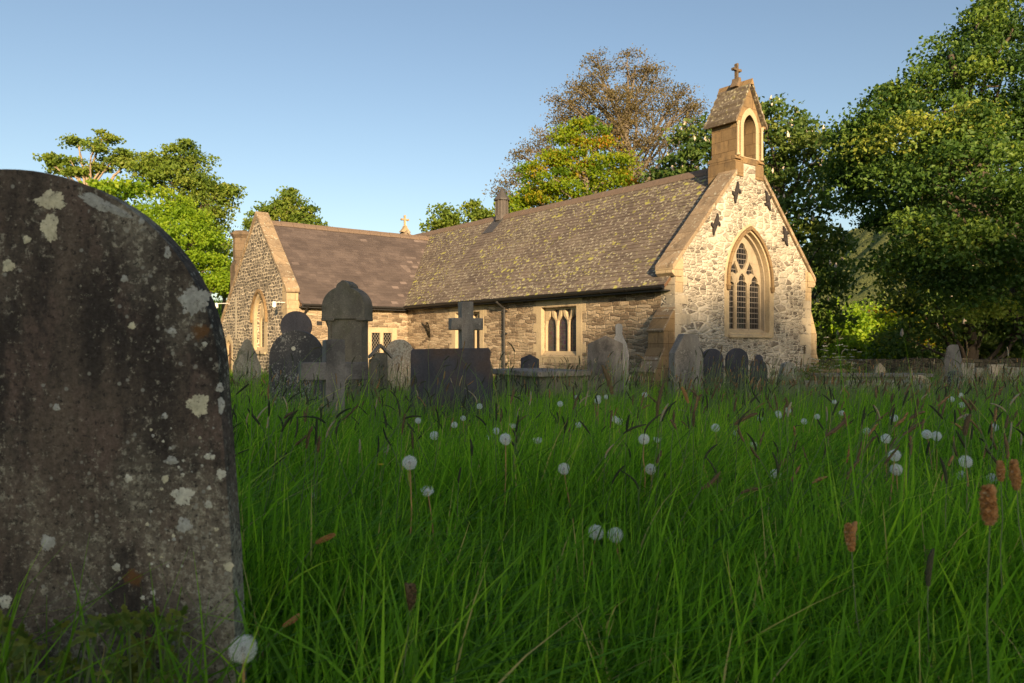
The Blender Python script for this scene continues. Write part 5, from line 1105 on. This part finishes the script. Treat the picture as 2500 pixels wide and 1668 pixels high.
def foxtail_parts(r, x, y, H, lean_x, lean_y, L, rad, fluff):
    z0 = gzf(x, y); tip = np.array([x+lean_x*H, y+lean_y*H, z0+H]); sv, sf = stalk_geo(x, y, z0, tip, r, .0009+.00011*y)
    d = np.array([lean_x*1.7, lean_y*1.7, 1.0]); hv, hf = head_geo(r, tip, d, L, rad, fluff, bnd=.15 if fluff > .2 else .4); return sv, sf, hv, hf
# the mass of them
r = np.random.default_rng(77); HV = []; HF = []; HT = []; SV = []; SF = []; ho = so = 0
n = 5600; ys_ = r.uniform(2.4**1.5, 16.5**1.5, n)**(1/1.5); xs_ = r.uniform(-.62, .72, n)*ys_
pk = clumpn(xs_, ys_, .8, 1)*.5+.25+.35*(xs_/ys_ > .25)
for x, y, kp in zip(xs_, ys_, pk):
    if r.random() > kp or not outside_church(np.array([x]), np.array([y]))[0]: continue
    H = r.uniform(.42, .92) if y > 5 else r.uniform(.38, .62)
    if y > 5 and r.random() < .5: H = min(H, .65)
    bent = r.random() < (.10 if y > 5 else .3); lx = r.normal(.10, .08)+(r.choice([-.5, .6]) if bent else 0); ly = r.normal(0, .08)
    s = 1; kind = r.random(); brown = kind < .34+.2*(x/y > .2)
    ln = r.uniform(.045, .09)*(1.05-.02*y); rad = (r.uniform(.0036, .0062) if brown else r.uniform(.0038, .005))*s
    sv, sf, hv, hf = foxtail_parts(r, x, y, H, lx, ly, ln, rad, .28 if brown else .08)
    if bent: pass
    HV.append(hv); HF.append(hf+ho); ho += len(hv); SV.append(sv); SF.append(sf+so); so += len(sv)
    tc = r.uniform(.5, .82) if brown else (r.uniform(0, .3) if r.random() < .85 else 1.0); HT.append(np.full(len(hv), tc)+r.normal(0, .03, len(hv)))
tag(mesh_np('foxtail_grass', np.vstack(HV), np.vstack(HF), FX, None, np.clip(np.concatenate(HT)+r.normal(0, .06, ho), 0, 1), smooth=True), 'brown and dark green foxtail seed heads above the grass', kind='stuff')
tag(mesh_np('foxtail_stems', np.vstack(SV), np.vstack(SF), ST, None, np.full(so, .5)), 'thin stems of the foxtail grass', kind='stuff')
# the large near ones, each an object
def foxtail(xd, yd, Y, Lpx, rpx, lx, tint, lab, fluff=.25, H=None):
    r = np.random.default_rng(int(xd)); s = K/F*Y; p = P(xd, yd, Y); E = empty('foxtail', (p.x-lx*.3, Y, gzf(p.x, Y))); tag(E, lab, 'grass stalk', 'large foxtails near the viewpoint')
    base = np.array(E.location); tip = np.array(p)-base; sv, sf = stalk_geo(0, 0, -.02, tip, r, .0013, 8); mesh_np('stem', sv, sf, ST, E, np.full(len(sv), .6))
    d = np.array([lx, 0.05, abs(1-abs(lx)*.6)]); d = d/np.linalg.norm(d); V = []; Fq = []; L = Lpx*s; R_ = rpx*s
    hv, hf = head_geo(r, tip, d, L, R_*.75, .12, 14, 8)
    u = np.cross(d, [0, 1, .2]); u /= np.linalg.norm(u); v = np.cross(d, u); n = 420 if fluff > .15 else 200; t = r.uniform(0.02, .98, n); an = r.uniform(0, 6.28, n); rad = R_*np.sin(np.pi*np.clip(t*.93+.05, 0, 1))**.5
    c = tip+d*L*t[:, None]+(u*np.cos(an)[:, None]+v*np.sin(an)[:, None])*rad[:, None]*.8
    lv, lf = leaves(r, c, R_*(.55 if fluff > .15 else .35), .6)
    mesh_np('seed_head', np.vstack([hv, lv]), np.vstack([hf, lf+len(hv)]), FX, E, np.clip(np.concatenate([np.full(len(hv), tint-.06 if tint < .8 else .86), np.repeat((tint+r.normal(0, .08, n)) if tint < .8 else .9+r.normal(0, .025, n), 4)]), 0, 1))
    return E
for q in [(2272, 1205, 1.15, 92, 19, -.05, .86, 'big orange foxtail head near the right edge, the largest of all'), (1955, 1265, 1.55, 66, 12, -.12, .84, 'orange foxtail head standing alone in the lower right grass'),
          (2297, 1105, 1.7, 48, 10, .0, .84, 'orange foxtail head just above the largest one'), (2334, 1125, 1.6, 70, 12, -.1, .8, 'orange-brown foxtail head touching the right edge'),
          (1405, 905, 4.2, 70, 7, -.15, .72, 'tall dark brown foxtail in front of the peaked headstone', .12), (1508, 960, 3.6, 80, 6, .03, .66, 'upright dark brown foxtail below the canted headstone', .12),
          (2130, 1345, 1.5, 85, 9, .0, .40, 'dim olive foxtail low in the right grass', .1), (2215, 1000, 2.2, 50, 8, .02, .6, 'grey-green foxtail left of the right edge', .1), (2172, 1110, 2.0, 60, 5, .0, .3, 'thin dark green foxtail among dandelion clocks', .1),
          (1685, 975, 3.2, 60, 6, .75, .7, 'brown foxtail leaning right before the dark slates', .12), (1895, 1000, 3.0, 70, 6, .9, .68, 'brown foxtail bent almost flat to the right', .12), (725, 1246, 1.9, 48, 7, .95, .9, 'cream and orange foxtail lying sideways beside the big headstone', .25),
          (650, 1438, 1.5, 46, 7, .8, .93, 'straw-coloured drooping foxtail right of the big headstone', .25), (1580, 925, 3.4, 40, 5, -.3, .99, 'silvery foxtail below the canted headstone', .08), (985, 775, 6.0, 36, 5, -.15, .70, 'brown foxtail seen against the pale church wall', .2),
          (1610, 1122, 2.4, 55, 6, .95, .66, 'brown foxtail lying level in mid grass', .15), (1700, 1132, 2.4, 50, 5, .97, .66, 'second brown foxtail lying level to the right', .15), (940, 1400, 1.4, 60, 13, .1, .62, 'blurred brown foxtail low in the centre grass', .25)]:
    foxtail(q[0], q[1], q[2], q[3], q[4], q[5], q[6], q[7], q[8] if len(q) > 8 else .25)
# dandelion clocks -----------------------------------------------------
mt, nt, b = new_mat('pappus', .9, .1); b.inputs['Base Color'].default_value = (.92, .92, .88, 1); g = N(nt)
tr_ = g.add('ShaderNodeBsdfTranslucent'); tr_.inputs[0].default_value = (.8, .82, .8, 1); mx = g.add('ShaderNodeMixShader'); mx.inputs[0].default_value = .45
nt.links.new(b.outputs[0], mx.inputs[1]); nt.links.new(tr_.outputs[0], mx.inputs[2]); nt.links.new(mx.outputs[0], nt.nodes['Material Output'].inputs[0]); M['pap'] = mt
M['seed'] = plain('seed_core', (0.14, 0.09, 0.06), .9, .4, 300); M['dstem'] = plain('dandelion_stem', (0.40, 0.24, 0.09), .6, .3, 30)
def clock_mesh(seed, frac):
    r = np.random.default_rng(seed); n = 210; i = np.arange(n)+.5; ph = np.arccos(1-2*i/n); th = np.pi*(1+5**.5)*i
    D_ = np.stack([np.cos(th)*np.sin(ph), np.sin(th)*np.sin(ph), np.cos(ph)], 1)
    if frac < 1: D_ = D_[(D_[:, 2] < .15) & (r.uniform(0, 1, n) < frac+.35)]
    n = len(D_); V = []; Fq = []; rs = r.uniform(.66, .86, n)
    a = np.cross(D_, r.normal(0, 1, (n, 3))); a /= np.linalg.norm(a, axis=1)[:, None]; b_ = np.cross(D_, a)
    w_ = .008; q = np.stack([D_*.12-a*w_, D_*.12+a*w_, D_*rs[:, None]+a*w_, D_*rs[:, None]-a*w_], 1); V.append(q.reshape(-1, 3))
    for k in range(9):
        an = 2*np.pi*k/9+r.uniform(0, 1, n)[:, None]*.5; dr = a*np.cos(an)+b_*np.sin(an); sd = np.cross(dr, D_); tipp = D_*rs[:, None]*1.22+dr*.19
        V.append(np.stack([D_*rs[:, None]-sd*.009, D_*rs[:, None]+sd*.009, tipp+sd*.008, tipp-sd*.008], 1).reshape(-1, 3))
    v = np.vstack(V); return v, np.arange(len(v)).reshape(-1, 4)
CLK = [clock_mesh(1, 1), clock_mesh(2, .4)]; clk_me = []
def clock(xd, yd, rd, spent, lab, grp='dandelion clocks in the grass'):
    Y = 39.3/max(rd, 8)*1.0; Y = min(Y, 4.6); s = rd*K/F*Y; p = P(xd, yd, Y); r = np.random.default_rng(int(xd+yd)); lean = r.normal(0, .05)
    E = empty('dandelion_clock', (p.x+lean, Y, gzf(p.x, Y))); tag(E, lab, 'dandelion', grp); tip = np.array(p)-np.array(E.location)
    sv, sf = tubes([(path(r, (0, 0, -.02), tip, 8, .06), np.linspace(.0032, .0022, 8))], 6); mesh_np('stem', sv, sf, M['dstem'], E, smooth=True)
    k = 1 if spent else 0
    if len(clk_me) <= k or clk_me[k] is None:
        while len(clk_me) <= k: clk_me.append(None)
        o = mesh_np('seed_head', *CLK[k], M['pap'], E); clk_me[k] = o.data
    else:
        o = bpy.data.objects.new('seed_head', clk_me[k]); C.objects.link(o); o.parent = E
    o.location = tip; o.scale = (s,)*3; o.rotation_euler = tuple(r.uniform(-.3, .3, 3))
    bm = bmesh.new(); bmesh.ops.create_icosphere(bm, subdivisions=2, radius=.24 if not spent else .2); 
    for v_ in bm.verts: v_.co *= 1+random.uniform(-.12, .12)
    c = obj('core', bm, M['seed'] if not spent else M['pap'], E); c.location = tip; c.scale = (s,)*3
for q in [(558, 1490, 32, 0, 'largest dandelion clock, bottom edge by the foot of the big headstone'), (940, 1062, 17, 0, 'large dandelion clock with dark centre below the wide slate headstone'), (1160, 1008, 14, 0, 'round dandelion clock on a tall reddish stem right of the wide slate'),
          (1294, 1076, 14, 0, 'dandelion clock alone in the centre of the grass'), (1478, 1008, 13, 0, 'upper of two dandelion clocks below the canted headstone'), (1493, 1077, 13, 0, 'lower of two dandelion clocks below the canted headstone'), (714, 1140, 12, 0, 'small bluish dandelion clock half hidden right of the big headstone'),
          (981, 1124, 16, 1, 'half-blown dandelion with a bald top on a long orange stem'), (1368, 1222, 18, 0, 'left one of a touching pair of dandelion clocks'), (1412, 1228, 18, 0, 'right one of a touching pair of dandelion clocks'), (1422, 1142, 11, 0, 'small dandelion clock above the touching pair'),
          (1400, 1120, 10, 1, 'spent dandelion just above the small clock'), (1642, 982, 10, 0, 'faint dandelion clock below the dark slates'), (1692, 995, 9, 0, 'faint dandelion clock right of another below the dark slates'), (1728, 1022, 10, 0, 'faint dandelion clock lowest of a loose group of three'),
          (1707, 1084, 10, 0, 'small dandelion clock above the level brown foxtail'), (1780, 1088, 12, 0, 'dandelion clock half closed, right of centre'), (1755, 1165, 12, 0, 'dim dandelion clock behind grass right of centre'), (2053, 1045, 14, 0, 'upper dandelion clock of a blurred pair at right'),
          (2057, 1078, 14, 0, 'lower dandelion clock of a blurred pair at right'), (2127, 997, 11, 0, 'dandelion clock high in the right-hand grass'), (2216, 1060, 15, 0, 'bright flat dandelion clock near the right edge'), (2208, 1092, 12, 0, 'dandelion clock just under the bright one near the right edge'),
          (2277, 1098, 12, 0, 'dandelion clock beside the orange foxtails'), (2281, 1306, 9, 0, 'small white dandelion below the largest foxtail'), (885, 1030, 9, 1, 'spent dandelion on a leaning stem below the low cross'), (1125, 1002, 9, 1, 'spent dandelion left of the tall reddish clock'), (2112, 1208, 10, 1, 'white drooping dandelion remains at lower right'),
          (1439, 1058, 7, 1, 'tiny spent dandelion between the canted stone clocks'), (1990, 990, 9, 0, 'small dandelion clock in the mid right grass'), (1560, 1320, 9, 1, 'dim spent dandelion in the lower middle grass')]:
    clock(*q)
r = np.random.default_rng(31)
for i in range(34):
    yd = r.uniform(905, 1010); xd = r.uniform(900, 2330); Yc = 6.2-(yd-905)/105*2.6+r.uniform(-.3, .3); p = P(xd, yd, Yc)
    H = p.z-gzf(p.x, Yc)
    if not .22 < H < .62: p.z = gzf(p.x, Yc)+min(max(H, .3), .55)
    E = empty('dandelion_clock', (p.x, Yc, gzf(p.x, Yc))); tag(E, 'tiny dandelion clock in the middle distance of the grass', 'dandelion', 'far dandelion clocks'); tip = np.array((0, 0, p.z-gzf(p.x, Yc)))
    sv, sf = tubes([(path(r, (0, 0, -.02), tip, 5, .05), np.linspace(.0032, .0022, 5))], 4); mesh_np('stem', sv, sf, M['dstem'], E)
    o = bpy.data.objects.new('seed_head', clk_me[0 if r.random() < .7 else 1]); C.objects.link(o); o.parent = E; o.location = tip; o.scale = (r.uniform(.018, .025),)*3; o.rotation_euler = tuple(r.uniform(-.4, .4, 3))
# cow parsley and foreground herbs ---------------------------------------
def parsley(x, y, H, seed, lab):
    r = np.random.default_rng(seed); z = gzf(x, y); E = empty('cow_parsley', (x, y, z)); tag(E, lab, 'plant', 'cow parsley beside the church'); ps = []; fl = []
    tp = path(r, (0, 0, 0), (r.normal(0, .08), 0, H*.7), 6, .05); ps.append((tp, np.linspace(.006, .004, 6)))
    for k in range(9):
        e = tp[r.integers(2, 6)]+np.array([r.normal(0, .22), r.normal(0, .22), r.uniform(.1, .35)*H]); ps.append((path(r, tp[r.integers(1, 6)], e, 4, .06), np.linspace(.004, .002, 4)))
        n = 46; rr = r.uniform(0, 1, n)**.5*.07; an = r.uniform(0, 6.28, n); fl.append(np.stack([e[0]+rr*np.cos(an), e[1]+rr*np.sin(an), e[2]+.01+r.normal(0, .006, n)], 1))
    sv, sf = tubes(ps, 4); mesh_np('stem', sv, sf, ST, E, np.full(len(sv), .5)); lv, lf = leaves(r, np.vstack(fl), .022, 2); mesh_np('flowers', lv, lf, M['pap2'], E)
    n = 260; c = np.stack([r.normal(0, .2, n), r.normal(0, .2, n), r.uniform(.05, .6*H, n)], 1); lv, lf = leaves(r, c, .09, 1); mesh_np('leaves', lv, lf, LC, E, np.repeat(r.uniform(.3, 1, n), 4))
M['pap2'] = plain('white_umbel', (0.62, 0.62, 0.55), .9, .1, 60)
for i, (xd, Yp, hh_) in enumerate([(1885, 21.5, 1.15), (1905, 22, 1.35), (1930, 21.7, 1.2), (1950, 22.5, 1.0), (1868, 20.6, .9)]):
    parsley(P(xd, 0, Yp).x, Yp, hh_, 200+i, ['cow parsley umbels nearest the right buttress but one', 'tallest cow parsley right of the church corner', 'cow parsley in the middle of the clump right of the church', 'rightmost cow parsley before the dark bushes', 'low cow parsley touching the right buttress'][i])
def herb(xd, Y, n, rad, lab):
    x = P(xd, 0, Y).x; r = np.random.default_rng(int(xd)+5); E = empty('leafy_herb', (x, Y, gzf(x, Y))); tag(E, lab, 'plant'); V = []; Fq = []; o = 0; ps = []
    for k in range(n):
        c = np.array([r.normal(0, rad), r.normal(0, rad*.5), r.uniform(.22, .40)]); ps.append((path(r, (c[0]*.4, c[1]*.4, 0), c, 4, .05), np.linspace(.002, .0012, 4)))
        for a in np.arange(5)*1.2566+r.uniform(0, 6):
            dr = np.array([math.cos(a), -.55+.4*math.sin(a), .75*math.sin(a)+.1]); sd = np.array([-math.sin(a), -.2, .8*math.cos(a)]); s = r.uniform(.013, .024)
            pts = [c, c+dr*s*.45+sd*s*.30, c+dr*s*.6+sd*s*.14, c+dr*s*.85+sd*s*.22, c+dr*s*1.15, c+dr*s*.85-sd*s*.22, c+dr*s*.6-sd*s*.14, c+dr*s*.45-sd*s*.30]
            V += pts; Fq += [[o, o+1, o+2, o+6], [o+2, o+3, o+4, o+6], [o, o+6, o+7, o], [o+4, o+5, o+6, o+4]][:2]+[[o, o+6, o+7, o+7]][:0]; Fq += [[o+4, o+5, o+6, o+2]]; Fq += [[o, o+2, o+6, o+7]]; o += 8
    mesh_np('leaves', np.array(V), np.array(Fq), LC, E, np.repeat(r.uniform(.4, 1, len(V)//8), 8)); sv, sf = tubes(ps, 4); mesh_np('stems', sv, sf, ST, E, np.full(len(sv), .4))
herb(70, 1.25, 75, .07, 'lobed leafy weed at the foot of the big headstone, bottom left corner'); herb(345, 1.3, 32, .035, 'small lobed weed in front of the big headstone, right of the corner one')
# buttercups -------------------------------------------------------------
M['yellow'] = plain('buttercup_petal', (0.7, 0.5, 0.02), .5, .1)
r = np.random.default_rng(9)
for i in range(16):
    y = r.uniform(2.6, 8); x = r.uniform(-.35, .55)*y
    H = r.uniform(.34, .48); E = empty('buttercup', (x, y, gzf(x, y))); tag(E, 'tiny yellow buttercup in the long grass', 'flower', 'scattered buttercups')
    sv, sf = tubes([(path(r, (0, 0, 0), (0, 0, H), 4, .05), np.linspace(.001, .0008, 4))], 3); mesh_np('stem', sv, sf, ST, E, np.full(len(sv), .5))
    bm = bmesh.new(); cc = bm.verts.new((0, 0, H)); k = [bm.verts.new((.011*math.cos(a), .011*math.sin(a), H+.006)) for a in np.arange(10)*.6283]
    for a in range(10): bm.faces.new((cc, k[a], k[(a+1) % 10]))
    obj('petals', bm, M['yellow'], E)
